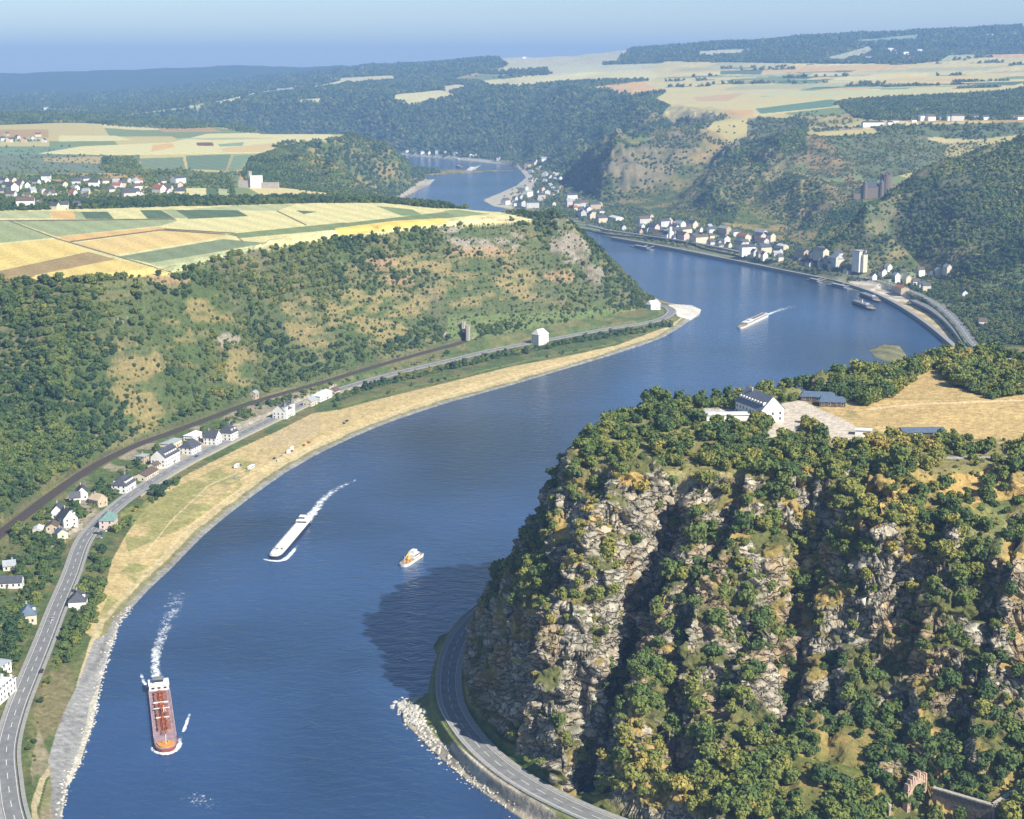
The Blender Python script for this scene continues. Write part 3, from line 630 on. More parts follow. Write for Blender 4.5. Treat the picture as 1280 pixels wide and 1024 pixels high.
# --- plateau of the rock
PT = dict(d0=700, d1=1250)
rt = [(700,556),(760,520),(1000,470),(1290,430),(1700,420),(1700,640),(1290,620),(1150,600),(1020,595),(720,585)]
field(rt, (.22, .20, .08), den=.55, jit=.3, **PT)
field([(1010,512),(1080,500),(1100,478),(1150,458),(1200,462),(1300,492),(1700,500),(1700,570),(1290,552),(1150,545),(1085,552),(1040,530)], (.47, .34, .15), den=0, jit=.12, **PT)
tint([(1060,500),(1290,495),(1290,560),(1050,545)], (.27, .24, .10), .5, thr=.53, **PT)
tint([(1050,500),(1300,500),(1300,540),(1100,540)], (.62,.44,.2), .6, thr=.5, **PT)
track([(1085,512),(1150,505),(1290,500)], .9, (.66,.50,.30), s=1, d0=700, d1=1250)
track([(1040,548),(1200,552),(1290,555)], .8, (.45,.34,.2), s=1, d0=700, d1=1250)
track([(1150,572),(1290,572)], 1.6, (.36,.33,.30), s=1, d0=700, d1=1250)
field([(975,505),(1003,500),(1022,510),(1060,527),(1088,545),(1096,556),(1066,558),(1050,560),(1036,553),(1022,536),(1004,526),(990,545),(965,558),(950,552),(968,530)], (.54, .47, .38), den=0, jit=.03, **PT)
field([(880,510),(925,512),(930,522),(880,520)], (.50,.48,.44), den=0, **PT)
dense([(1165,455),(1205,436),(1400,425),(1400,488),(1290,492),(1240,499),(1195,484)], 1., **PT); tint([(1165,455),(1205,436),(1400,425),(1400,488),(1290,492),(1240,499),(1195,484)], (.07,.09,.03), .9, **PT)
dense([(985,484),(1050,455),(1100,445),(1155,444),(1160,462),(1112,498),(1080,508),(1050,498),(1010,494)], 1., **PT)
dense([(1120,575),(1290,575),(1290,600),(1130,600)], .35, **PT)
# vineyard terraces: dry-stone walls and grass banks along the contours
tq = (HG + (fbm(XG / 50, YG / 50, 2, 160) - .5) * 6) / tstep; tf = tq - np.floor(tq)
wallm = (tm * sstep(.55, .7, tf) * (1 - sstep(.9, 1., tf)) * (.35 + .65 * vnoise(XG / 30, YG / 30, 161)))[..., None]
COL = COL * (1 - wallm * .75) + c3(.15, .12, .085) * wallm * .75
strp = (tm * sstep(.1, .25, tf) * (1 - sstep(.4, .55, tf)) * vnoise(XG / 45, YG / 45, 162))[..., None]; COL = COL * (1 - strp * .35) + c3(.27, .22, .11) * strp * .35
# --- the rock: bare where it is steep
RX = rocky * sm
COL = COL
steep = sstep(1.75, 2.5, SL2 + (fbm(XG / 8, YG / 8, 3, 170) - .5) * 1.2 + (fbm(XG / 34, YG / 34, 3, 173) - .5) * 2.4)
RC = lerp(c3(.27, .255, .215), c3(.47, .435, .36), fine); RC = RC * (.78 + .44 * BLK)[..., None]; RC = lerp(RC, c3(.36, .29, .19), sstep(.5, .7, fbm(XG / 15, YG / 15, 3, 171)))
gold = lerp(c3(.40, .27, .09), c3(.28, .22, .08), mid)
gg = lerp(c3(.11, .115, .04), gold, sstep(.40, .60, fbm(XG / 22, YG / 22, 3, 172)))
K = RX[..., None]; COL = COL * (1 - K) + (gg * (1 - steep[..., None]) + RC * steep[..., None]) * K
rr_, cc_ = np.nonzero(RX > .3)
DEN[rr_, cc_] = (.86 * (1 - .62 * steep))[rr_, cc_]
RK = dict(d0=520, d1=1000)
for e, d in [((740,640,26,50,10), .25), ((720,690,30,60), .25), ((950,690,30,24), .12), ((1100,790,48,50,40), .10), ((1065,760,20,30), .15), ((700,800,26,60), .2), ((880,630,30,24), .25), ((1150,850,40,30), .3), ((820,940,34,50), .4), ((740,960,30,50), .3), ((1075,680,20,14), .15), ((1200,900,30,40), .35), ((1105,625,30,14), .15), ((640,850,50,90), .10), ((1230,615,40,16), .2)]:
    dense(ell(*e), d, mix=.85, **RK)
for e in [((1105,625,34,15)), ((1225,610,60,20)), ((790,600,20,8)), ((745,655,16,10)), ((1075,650,30,12))]:
    tint(ell(*e), (.46, .31, .11), .8, **RK)
ROCKM = RX * steep
for e in [(1105,780,50,44,40), (950,690,30,22), (735,650,24,50), (700,790,26,50), (880,615,26,18), (1065,770,18,34)]:
    rr, cc = region(ell(*e), **RK); a = sstep(.40, .50, mid[rr, cc]) * RX[rr, cc]; COL[rr, cc] = COL[rr, cc] * (1 - a[:, None]) + RC[rr, cc] * a[:, None]; ROCKM[rr, cc] = np.maximum(ROCKM[rr, cc], a)
dense([(1150,610),(1300,620),(1300,700),(1200,700)], .45, **RK)
dense([(1180,640),(1300,640),(1300,960),(1200,940)], .85, mix=.6, **RK)
for k in range(26):
    x0 = bands.uniform(-60, 1500); y0 = bands.uniform(245, 345) - .012 * x0; wdt = bands.uniform(60, 240)
    field(poly_px([(x0, y0), (x0 + wdt, y0 - wdt * .03), (x0 + wdt, y0 - wdt * .03 + 2.2), (x0, y0 + 2.2)], o3), (.07,.10,.05), den=.8, **RP)
# broad mosaic of scrub and bare ground on the right bank slopes
rbm = slp * sstep(2200, 2400, DG) * (1 - sstep(4600, 5200, DG)) * (DEN < .9)
COL = COL * (1 - .45 * rbm[..., None]) + lerp(c3(.07, .09, .045), c3(.28, .22, .12), sstep(.42, .6, fbm(XG / 45, 2 * HG / 20, 4, 180))) * .45 * rbm[..., None]
DEN = DEN * (1 - .8 * CRAG); ck = (CRAG * (.5 + .5 * fine))[..., None]; COL = COL * (1 - ck) + c3(.22, .19, .145) * ck
# riverside strip under the rock
strip(SHORE_R[1:14], -7, 2, (.40, .35, .27), .45, d1=900)
strip(SHORE_R[2:12], -20, -7, (.17, .19, .07), .3, d1=900)
DEN[HG < 2.0] = 0
COL[HG < .2] = c3(.10, .12, .11)
COL = np.clip(COL, .012, .75)


# ------------------------------------------------------------------ materials
def mat(name, rough=.8):
    m = bpy.data.materials.new(name); m.use_nodes = True; n = m.node_tree.nodes; l = m.node_tree.links
    b = n['Principled BSDF']; b.inputs['Roughness'].default_value = rough
    b.inputs['Specular IOR Level'].default_value = .25
    return m, n, l, b
def noise_node(n, l, scale, detail=4, coord=None, dist=0):
    t = n.new('ShaderNodeTexNoise'); t.inputs['Scale'].default_value = scale; t.inputs['Detail'].default_value = detail
    t.inputs['Distortion'].default_value = dist
    if coord is None: coord = n.new('ShaderNodeTexCoord').outputs['Object']
    l.new(coord, t.inputs['Vector']); return t
def ramp(n, l, src, stops):
    r = n.new('ShaderNodeValToRGB'); e = r.color_ramp.elements
    while len(e) < len(stops): e.new(.5)
    for k, (p, c) in enumerate(stops): e[k].position = p; e[k].color = (*c, 1) if len(c) == 3 else c
    l.new(src, r.inputs[0]); return r
def mixc(n, l, a, b, fac, mode='MULTIPLY'):
    m = n.new('ShaderNodeMix'); m.data_type = 'RGBA'; m.blend_type = mode
    for s, v in ((6, a), (7, b), (0, fac)):
        if hasattr(v, 'links'): l.new(v, m.inputs[s])
        else: m.inputs[s].default_value = v if s == 0 else (*v, 1)
    return m.outputs[2]
def plain(name, col, rough=.8, var=.25, scale=.5, bump=0., spec=.25, metal=0.):
    m, n, l, b = mat(name, rough); b.inputs['Specular IOR Level'].default_value = spec; b.inputs['Metallic'].default_value = metal
    t = noise_node(n, l, scale, 5)
    r = ramp(n, l, t.outputs[0], [(.3, (1 - var,) * 3), (.7, (1 + var * .4,) * 3)])
    l.new(mixc(n, l, col, r.outputs[0], 1.), b.inputs['Base Color'])
    if bump:
        u = n.new('ShaderNodeBump'); u.inputs['Distance'].default_value = bump; l.new(t.outputs[0], u.inputs['Height']); l.new(u.outputs[0], b.inputs['Normal'])
    return m
def ground_mat():
    m, n, l, b = mat('ground', .95); b.inputs['Specular IOR Level'].default_value = .1
    at = n.new('ShaderNodeAttribute'); at.attribute_name = 'cover'
    co = n.new('ShaderNodeTexCoord').outputs['Object']
    t1 = noise_node(n, l, .35, 6, co); t2 = noise_node(n, l, 1.6, 5, co)
    r1 = ramp(n, l, t1.outputs[0], [(.3, (.72, .72, .72)), (.7, (1.2, 1.2, 1.2))])
    r2 = ramp(n, l, t2.outputs[0], [(.32, (.80, .80, .80)), (.68, (1.12, 1.12, 1.12))])
    c = mixc(n, l, mixc(n, l, at.outputs['Color'], r1.outputs[0], 1.), r2.outputs[0], 1.)
    l.new(c, b.inputs['Base Color'])
    v = n.new('ShaderNodeTexVoronoi'); v.feature = 'DISTANCE_TO_EDGE'; v.inputs['Scale'].default_value = .45; l.new(co, v.inputs['Vector'])
    u0 = n.new('ShaderNodeBump'); u0.inputs['Distance'].default_value = .9; u0.inputs['Strength'].default_value = .8; l.new(t1.outputs[0], u0.inputs['Height'])
    u = n.new('ShaderNodeBump'); u.inputs['Distance'].default_value = .35; u.inputs['Strength'].default_value = .8
    l.new(t2.outputs[0], u.inputs['Height']); l.new(u0.outputs[0], u.inputs['Normal'])
    # bare rock: tilted beds, joints and rusty stains
    mp = n.new('ShaderNodeMapping'); mp.inputs['Rotation'].default_value = (.25, -.42, .2); mp.inputs['Scale'].default_value = (.26, .26, .70); l.new(co, mp.inputs['Vector'])
    w0 = noise_node(n, l, .22, 5, co); wm = n.new('ShaderNodeVectorMath'); wm.operation = 'MULTIPLY_ADD'; l.new(w0.outputs[1], wm.inputs[0]); wm.inputs[1].default_value = (2.4, 2.4, 2.4); l.new(mp.outputs[0], wm.inputs[2])
    v1 = n.new('ShaderNodeTexVoronoi'); v1.feature = 'DISTANCE_TO_EDGE'; v1.inputs['Scale'].default_value = .45; l.new(wm.outputs[0], v1.inputs['Vector'])
    v2 = n.new('ShaderNodeTexVoronoi'); v2.inputs['Scale'].default_value = .45; l.new(wm.outputs[0], v2.inputs['Vector'])
    cr = ramp(n, l, v1.outputs['Distance'], [(.0, (.40, .38, .35)), (.04, (1, 1, 1))])
    tone = n.new('ShaderNodeSeparateColor'); l.new(v2.outputs['Color'], tone.inputs[0])
    cl = ramp(n, l, tone.outputs[0], [(0, (.80, .76, .70)), (.45, (1.02, .98, .92)), (.75, (1.10, .99, .82)), (1, (1.22, 1.2, 1.14))])
    rk_ = mixc(n, l, mixc(n, l, c, cr.outputs[0], 1.), cl.outputs[0], .8)
    mx = n.new('ShaderNodeMix'); mx.data_type = 'RGBA'; l.new(at.outputs['Alpha'], mx.inputs[0]); l.new(c, mx.inputs[6]); l.new(rk_, mx.inputs[7]); l.new(mx.outputs[2], b.inputs['Base Color'])
    hv = n.new('ShaderNodeMath'); hv.operation = 'MULTIPLY_ADD'; l.new(tone.outputs[1], hv.inputs[0]); hv.inputs[1].default_value = .8
    ed = n.new('ShaderNodeMath'); ed.operation = 'MINIMUM'; l.new(v1.outputs['Distance'], ed.inputs[0]); ed.inputs[1].default_value = .12; ed2 = n.new('ShaderNodeMath'); ed2.operation = 'MULTIPLY'; l.new(ed.outputs[0], ed2.inputs[0]); ed2.inputs[1].default_value = 6.; l.new(ed2.outputs[0], hv.inputs[2])
    ub = n.new('ShaderNodeBump'); ub.inputs['Distance'].default_value = 1.6; l.new(at.outputs['Alpha'], ub.inputs['Strength']); l.new(hv.outputs[0], ub.inputs['Height']); l.new(u.outputs[0], ub.inputs['Normal'])
    l.new(ub.outputs[0], b.inputs['Normal'])
    return m
M = {}
M['ground'] = ground_mat()

def np_mesh(name, co, faces, mats, smooth=True, mi=None):
    """co (n,3); faces (m,3) or (m,4)"""
    me = bpy.data.meshes.new(name); co = np.ascontiguousarray(co, np.float32); faces = np.ascontiguousarray(faces, np.int32)
    nv, nf, k = len(co), len(faces), faces.shape[1]
    me.vertices.add(nv); me.vertices.foreach_set('co', co.ravel())
    me.loops.add(nf * k); me.loops.foreach_set('vertex_index', faces.ravel())
    me.polygons.add(nf); me.polygons.foreach_set('loop_start', np.arange(0, nf * k, k, dtype=np.int32))
    me.polygons.foreach_set('use_smooth', np.full(nf, smooth))
    if mi is not None: me.polygons.foreach_set('material_index', np.ascontiguousarray(mi, np.int32))
    me.update(calc_edges=True)
    for m in mats: me.materials.append(m)
    return me
def link(name, me, parent=None, kind=None, label=None, cat=None, group=None):
    o = bpy.data.objects.new(name, me); C.objects.link(o)
    if parent: o.parent = parent
    if kind: o['kind'] = kind
    if label: o['label'] = label
    if cat: o['category'] = cat
    if group: o['group'] = group
    return o

co = np.stack([XD, YD, HD], -1).reshape(-1, 3)
cover = np.concatenate([COL, ROCKM[..., None]], -1).reshape(-1, 4).astype(np.float32)
def grid_patch(name, r0, r1):
    idx = (np.arange(r0, r1)[:, None] * NC + np.arange(NC)[None]).astype(np.int64)
    f = np.stack([idx[:-1, :-1], idx[:-1, 1:], idx[1:, 1:], idx[1:, :-1]], -1)
    hq = HG[r0:r1]; keep = np.maximum(np.maximum(hq[:-1, :-1], hq[:-1, 1:]), np.maximum(hq[1:, 1:], hq[1:, :-1])) > -5.9
    f = f[keep]; used = np.unique(f); mp = np.zeros(NR * NC, np.int32); mp[used] = np.arange(len(used))
    me = np_mesh(name, co[used], mp[f], [M['ground']], True)
    ca = me.color_attributes.new('cover', 'FLOAT_COLOR', 'POINT'); ca.data.foreach_set('color', cover[used].ravel())
    return me
link('terrain', grid_patch('terrain', 0, NR), kind='structure', label='river valley land with rock, wooded slopes, banks and farmland')

# ------------------------------------------------------------------ water
def water_mat():
    m, n, l, b = mat('water', .12); b.inputs['Specular IOR Level'].default_value = .5; b.inputs['IOR'].default_value = 1.6
    co = n.new('ShaderNodeTexCoord').outputs['Object']
    t = noise_node(n, l, .0045, 4, co, .5)
    r = ramp(n, l, t.outputs[0], [(.3, WATER_A), (.7, WATER_B)])
    l.new(r.outputs[0], b.inputs['Base Color'])
    mp = n.new('ShaderNodeMapping'); mp.inputs['Scale'].default_value = (1, 1.6, 1); mp.inputs['Rotation'].default_value = (0, 0, .5); l.new(co, mp.inputs['Vector'])
    w1 = noise_node(n, l, .10, 5, mp.outputs[0], .6); w2 = noise_node(n, l, .5, 4, mp.outputs[0], .4)
    u1 = n.new('ShaderNodeBump'); u1.inputs['Distance'].default_value = 1.2; u1.inputs['Strength'].default_value = WAVE; l.new(w1.outputs[0], u1.inputs['Height'])
    u2 = n.new('ShaderNodeBump'); u2.inputs['Distance'].default_value = .30; u2.inputs['Strength'].default_value = WAVE; l.new(w2.outputs[0], u2.inputs['Height']); l.new(u1.outputs[0], u2.inputs['Normal'])
    l.new(u2.outputs[0], b.inputs['Normal'])
    return m
WATER_A, WATER_B, WAVE = (.012, .030, .064), (.034, .080, .195), .6
M['water'] = water_mat()
def fan(z, d0, d1, n=48):
    v = []; f = []
    for k in range(n + 1):
        a = -PHI + 2 * PHI * k / n; v += [(d0 * math.sin(a), d0 * math.cos(a), z), (d1 * math.sin(a), d1 * math.cos(a), z)]
    f = [(2 * k, 2 * k + 2, 2 * k + 3, 2 * k + 1) for k in range(n)]
    return np.array(v), np.array(f)
wv, wf_ = fan(0, 400, 7500)
link('river_water', np_mesh('river_water', wv, wf_, [M['water']]), kind='structure', label='blue river winding between steep wooded slopes')

# ------------------------------------------------------------------ air
def haze():
    m = bpy.data.materials.new('haze'); m.use_nodes = True; n = m.node_tree.nodes; l = m.node_tree.links
    n.remove(n['Principled BSDF']); v = n.new('ShaderNodeVolumePrincipled'); v.inputs['Density'].default_value = HAZE
    v.inputs['Color'].default_value = HAZE_COL; v.inputs['Anisotropy'].default_value = .0
    l.new(v.outputs[0], n['Material Output'].inputs['Volume'])
    bm = bmesh.new(); bmesh.ops.create_cube(bm, size=1); x, y0, y1, z0, z1 = 12600, -300, 23300, -7.5, max(HG.max() + 15, HCAM + 60)
    for q in bm.verts: q.co = (q.co.x * 2 * x, y0 if q.co.y < 0 else y1, z0 if q.co.z < 0 else z1)
    me = bpy.data.meshes.new('haze'); bm.to_mesh(me); me.materials.append(m)
    o = link('haze', me, kind='stuff', label='pale blue haze in the air over the valley')
HAZE, HAZE_COL = .95e-4, (.30, .52, .93, 1)
haze()
print('HMAX', HG.max(), 'NV', NR * NC)

# ------------------------------------------------------------------ trees
def leaf_mat(name, cols):
    m, n, l, b = mat(name, .75); b.inputs['Specular IOR Level'].default_value = .15
    at = n.new('ShaderNodeAttribute'); at.attribute_type = 'INSTANCER'; at.attribute_name = 'tint'
    r = ramp(n, l, at.outputs['Fac'], cols)
    co = n.new('ShaderNodeTexCoord').outputs['Object']
    t = noise_node(n, l, 3.5, 3, co); r2 = ramp(n, l, t.outputs[0], [(.3, (.62, .62, .62)), (.7, (1.3, 1.3, 1.3))])
    l.new(mixc(n, l, r.outputs[0], r2.outputs[0], 1.), b.inputs['Base Color'])
    return m
LEAF = [(0., (.040, .078, .032)), (.3, (.088, .132, .038)), (.55, (.155, .185, .045)), (.8, (.25, .235, .055)), (1., (.35, .27, .07))]
M['leaf'] = leaf_mat('leaves', LEAF)
M['bark'] = plain('bark', (.09, .07, .05), .9, .3, 3)
def crown_mesh(name, seed, lobes, leaves, size, tall=1., conic=0.):
    """unit crown: radius about 1, foot at z=0; leaf clumps spread over and inside uneven lobes"""
    q = np.random.default_rng(seed); ph = q.random(lobes) * 6.283
    L = [(0, 0, .62 * tall, .60)]
    for k in range(lobes):
        z = q.uniform(.35, 1.25) * tall; rr = q.uniform(.30, .52) * (1 - conic * z / tall * .6); d = q.uniform(.30, .62) * (1 - conic * z / tall * .75)
        L.append((d * math.cos(ph[k]), d * math.sin(ph[k]), z * .95, rr))
    V = []; F = []; n = 0
    bm = bmesh.new(); bmesh.ops.create_icosphere(bm, subdivisions=1, radius=1.)
    iv = np.array([v.co[:] for v in bm.verts]); iff = np.array([[v.index for v in f.verts] for f in bm.faces]); bm.free()
    for x, y, z, r in L:
        w = iv * (r * .86) * (1 + q.uniform(-.16, .16, (len(iv), 1))); w[:, 2] *= .92; w += (x, y, z); V.append(w); F.append(iff + n); n += len(w)
    tot = sum(l[3] ** 2 for l in L)
    for x, y, z, r in L:
        k = max(4, int(leaves * r * r / tot)); d = q.normal(size=(k, 3)); d[:, 2] = np.abs(d[:, 2]) * 1.0 - .25; d /= np.linalg.norm(d, axis=1, keepdims=True)
        c = d * r * q.uniform(.86, 1.14, (k, 1)); c[:, 2] *= .92; c += (x, y, z)
        nn = d + q.normal(size=(k, 3)) * .5; nn /= np.linalg.norm(nn, axis=1, keepdims=True)
        t = np.cross(nn, q.normal(size=(k, 3))); t /= np.linalg.norm(t, axis=1, keepdims=True) + 1e-9; b = np.cross(nn, t)
        s = size * q.uniform(.6, 1.35, (k, 1)); a = [c + t * s + b * s * .3, c + b * s, c - t * s * .9, c - b * s * .8 + nn * s * .3]
        quad = np.stack(a, 1).reshape(-1, 3); V.append(quad)
        i = np.arange(k) * 4 + n; F.append(np.stack([i, i + 1, i + 2], 1)); F.append(np.stack([i, i + 2, i + 3], 1)); n += len(quad)
    return np_mesh(name, np.concatenate(V), np.concatenate(F), [M['leaf']], False)
CROWNS = [crown_mesh('crown', 11, 7, 300, .15), crown_mesh('crown', 12, 6, 300, .15, .9), crown_mesh('crown', 13, 9, 340, .14, 1.15), crown_mesh('crown', 14, 5, 260, .16, .8), crown_mesh('crown', 15, 8, 300, .13, 1.5, .5)]
FARCROWN = [crown_mesh('crown', 21, 4, 40, .22), crown_mesh('crown', 22, 5, 40, .22, .9)]
def trunk_mesh():
    bm = bmesh.new()
    def limb(a, b, r0, r1, n=6):
        a, b = Vector(a), Vector(b); d = (b - a).normalized(); x = d.orthogonal().normalized(); y = d.cross(x)
        r = [[bm.verts.new(p + (x * math.cos(6.283 * k / n) + y * math.sin(6.283 * k / n)) * rr) for k in range(n)] for p, rr in ((a, r0), (b, r1))]
        for k in range(n): bm.faces.new((r[0][k], r[0][(k + 1) % n], r[1][(k + 1) % n], r[1][k]))
    limb((0, 0, -.5), (0, 0, .55), .085, .05); limb((0, 0, .25), (.32, .1, .75), .045, .02); limb((0, 0, .3), (-.25, .22, .85), .045, .02); limb((0, 0, .4), (.02, -.3, .95), .04, .02)
    me = bpy.data.meshes.new('trunk'); bm.to_mesh(me); bm.free(); me.materials.append(M['bark']); return me
TRUNK = trunk_mesh()

# visibility from the valley side of the air: running horizon of each column
ELV = (HG - HCAM) / DG
HZ = np.maximum.accumulate(ELV, axis=0)
HZp = np.vstack([np.full((1, NC), -9.), HZ[:-1]])
def scatter(d0, d1, step, r, jit=.5):
    x0 = -d1 * math.sin(PHI); n = int((2 * -x0) / step); ys = np.arange(d0 * math.cos(PHI), d1, step)
    X, Y = np.meshgrid(np.arange(n) * step + x0, ys); X = X + r.uniform(-jit, jit, X.shape) * step; Y = Y + r.uniform(-jit, jit, Y.shape) * step
    X, Y = X.ravel(), Y.ravel(); D = np.hypot(X, Y); a = np.abs(np.arctan2(X, Y)); m = (D > d0) & (D < d1) & (a < R(24.5)); return X[m], Y[m]
rt_ = np.random.default_rng(99)
T = []
for d0, d1, step, s0, s1, k in [(520, 1250, 4.4, 1.8, 6.0, 0), (1250, 2350, 5.2, 1.9, 5.0, 0), (2350, 3600, 6.8, 2.4, 5.0, 1), (3600, 5600, 10.5, 4, 7.5, 1), (5600, 8500, 19., 7, 12, 1), (8500, 11000, 30, 11, 17, 1)]:
    X, Y = scatter(d0, d1, step, rt_)
    d = sample(DEN, X, Y); cn = sstep(.40, .60, fbm(X / (step * (7 if d0 == 1250 else 4.5)), Y / (step * (7 if d0 == 1250 else 4.5)), 3, 205)); dk = np.where(d > .88, d, np.clip(d * (.35 + 1.9 * cn), 0, .95)); m = rt_.random(len(X)) < dk; X, Y, d = X[m], Y[m], d[m]
    Z = sample(HG, X, Y); D = np.hypot(X, Y); hz = sample(HZp, X, Y)
    m = ((Z + s1 * 2 - HCAM) / D > hz - .0015) & (Z > 2.2); X, Y, Z, d, D = X[m], Y[m], Z[m], d[m], D[m]
    cl = fbm(X / 45, Y / 45, 3, 201)
    sz = (s0 + (s1 - s0) * np.clip(rt_.random(len(X)) ** 1.8 * .85 + cl * .35, 0, 1)) * (.55 + .45 * np.clip(d * 1.3, 0, 1))
    tn = np.clip(.30 + (cl - .5) * .9 + rt_.normal(0, .16, len(X)) - .10 * (d > .85), 0, 1)
    T.append(np.stack([X, Y, Z, sz, tn, np.full(len(X), k), d], 1))
for d0, d1, step, s0, s1 in [(520, 1250, 3.4, .6, 1.5), (1250, 2300, 3.4, .9, 2.3), (2300, 3600, 7, 1.6, 3)]:
    X, Y = scatter(d0, d1, step, rt_); d = np.clip(sample(DEN, X, Y) * .55 + .07 * (sample(SL, X, Y) > .2) + .30 * ((Y > 1000) & (X < 250) & (sample(SL, X, Y) > .3)), 0, .6); m = (rt_.random(len(X)) < d) & (sample(DEN, X, Y) > .01); X, Y, d = X[m], Y[m], d[m]
    Z = sample(HG, X, Y); D = np.hypot(X, Y); hz = sample(HZp, X, Y); m = ((Z + 3 - HCAM) / D > hz - .001) & (Z > 2.2); X, Y, Z, d, D = X[m], Y[m], Z[m], d[m], D[m]
    T.append(np.stack([X, Y, Z, s0 + (s1 - s0) * rt_.random(len(X)) ** 1.5, np.clip(rt_.normal(.42, .17, len(X)), 0, .95), np.full(len(X), 0. if d1 < 2400 else 1.), d], 1))
T = np.concatenate(T)
rockside = (T[:, 1] < 1150) & (T[:, 0] > -90)
T[rockside, 4] = np.clip(T[rockside, 4] + .20, 0, 1)
bx, by, _ = to_px(T[:, 0], T[:, 1], T[:, 2])
T[:, 4] += np.where(rockside & (bx < 850) & (by > 560), .13, 0) * np.clip(1.2 - T[:, 4], 0, 1)
lf = (T[:, 1] > 1000) & (T[:, 1] < 2400) & (bx < 850); T[lf, 4] *= .9
keepers = np.ones(len(T), bool)
EXTRA_CLEAR = globals().get('EXTRA_CLEAR', [])

# ------------------------------------------------------------------ building kit
CLEAR = []
NSINGLE = 290
class MB:
    """collects faces with a material slot each and links them as one mesh"""
    def __init__(s): s.v = []; s.f = []; s.m = []
    def quad(s, *p, m=0): n = len(s.v); s.v += [tuple(q) for q in p]; s.f.append(tuple(range(n, n + len(p)))); s.m.append(m)
    def box(s, x0, x1, y0, y1, z0, z1, m=0, tx=0., ty=0.):
        b = [(x0, y0, z0), (x1, y0, z0), (x1, y1, z0), (x0, y1, z0)]; t = [(x0 + tx, y0 + ty, z1), (x1 - tx, y0 + ty, z1), (x1 - tx, y1 - ty, z1), (x0 + tx, y1 - ty, z1)]
        n = len(s.v); s.v += b + t
        for f in ((0, 3, 2, 1), (4, 5, 6, 7), (0, 1, 5, 4), (1, 2, 6, 5), (2, 3, 7, 6), (3, 0, 4, 7)): s.f.append(tuple(n + i for i in f)); s.m.append(m)
    def prism(s, outline, z0, z1, m=0, top=None):
        """outline (x,y) counter-clockwise; top may be a second outline"""
        top = top or outline; n = len(s.v); k = len(outline)
        s.v += [(x, y, z0) for x, y in outline] + [(x, y, z1) for x, y in top]
        s.f.append(tuple(n + i for i in reversed(range(k)))); s.m.append(m); s.f.append(tuple(n + k + i for i in range(k))); s.m.append(m)
        for i in range(k): j = (i + 1) % k; s.f.append((n + i, n + j, n + k + j, n + k + i)); s.m.append(m)
    def cyl(s, x, y, z0, z1, r0, r1=None, n=10, m=0):
        r1 = r0 if r1 is None else r1
        s.prism([(x + r0 * math.cos(6.2832 * i / n), y + r0 * math.sin(6.2832 * i / n)) for i in range(n)], z0, z1, m, [(x + r1 * math.cos(6.2832 * i / n), y + r1 * math.sin(6.2832 * i / n)) for i in range(n)])
    def bar(s, a, b, r, m=0, n=6):
        a, b = Vector(a), Vector(b); d = (b - a).normalized(); x = d.orthogonal().normalized(); y = d.cross(x); k = len(s.v)
        for p in (a, b): s.v += [tuple(p + (x * math.cos(6.2832 * i / n) + y * math.sin(6.2832 * i / n)) * r) for i in range(n)]
        for i in range(n): j = (i + 1) % n; s.f.append((k + i, k + j, k + n + j, k + n + i)); s.m.append(m)
        s.f.append(tuple(k + i for i in reversed(range(n)))); s.m.append(m); s.f.append(tuple(k + n + i for i in range(n))); s.m.append(m)
    def mesh(s, name, mats):
        me = bpy.data.meshes.new(name); me.from_pydata(s.v, [], s.f)
        for k in mats: me.materials.append(k)
        me.polygons.foreach_set('material_index', s.m); me.update(); return me
    def build(s, name, mats, parent=None, label=None):
        return link(name, s.mesh(name, mats if isinstance(mats, (list, tuple)) else [mats]), parent, label=label)
def thing(name, loc, rot, label, cat, group=None):
    e = link(name, None, label=label, cat=cat, group=group); e.location = loc; e.rotation_euler = (0, 0, rot); e.empty_display_size = 1; return e
M['asphalt'] = plain('asphalt', (.20, .20, .195), .85, .25, .25)
M['paving'] = plain('paving', (.30, .29, .27), .85, .2, .4)
M['paint'] = plain('road_paint', (.72, .72, .70), .7, .15, .5)
M['ballast'] = plain('ballast', (.075, .058, .048), .9, .3, .8, .1)
M['steel'] = plain('rail_steel', (.22, .19, .17), .45, .2, 1., 0, .5, .8)
M['stone'] = plain('stone', (.42, .38, .32), .9, .35, .9, .15)
M['darkstone'] = plain('dark_stone', (.19, .155, .13), .9, .35, .9, .2)
M['white'] = plain('white_render', (.78, .76, .71), .8, .10, .25)
M['farwhite'] = plain('weathered_render', (.58, .57, .54), .8, .15, .25)
M['cream'] = plain('cream_render', (.66, .58, .43), .8, .12, .25)
M['tan'] = plain('tan_render', (.50, .40, .28), .8, .15, .3)
M['pink'] = plain('rose_render', (.66, .50, .44), .8, .12, .3)
M['slate'] = plain('slate', (.075, .080, .095), .55, .25, .9, .05, .4)
M['brownroof'] = plain('brown_tiles', (.13, .095, .075), .7, .25, .9, .05)
M['redroof'] = plain('red_tiles', (.33, .12, .07), .75, .2, .9, .05)
M['greyroof'] = plain('grey_sheet_roof', (.33, .35, .37), .5, .15, .6, 0, .4)
M['paleroof'] = plain('pale_roof', (.66, .66, .64), .6, .1, .4)
M['glass'] = plain('window_glass', (.035, .045, .06), .15, .1, .5, 0, .6)
M['green'] = plain('green_copper', (.16, .27, .24), .6, .2, .6)
M['hostelroof'] = plain('blue_grey_slate', (.17, .19, .23), .45, .2, .7, .05, .5)
M['blueroof'] = plain('blue_roof', (.10, .14, .20), .45, .2, .5, 0, .5)

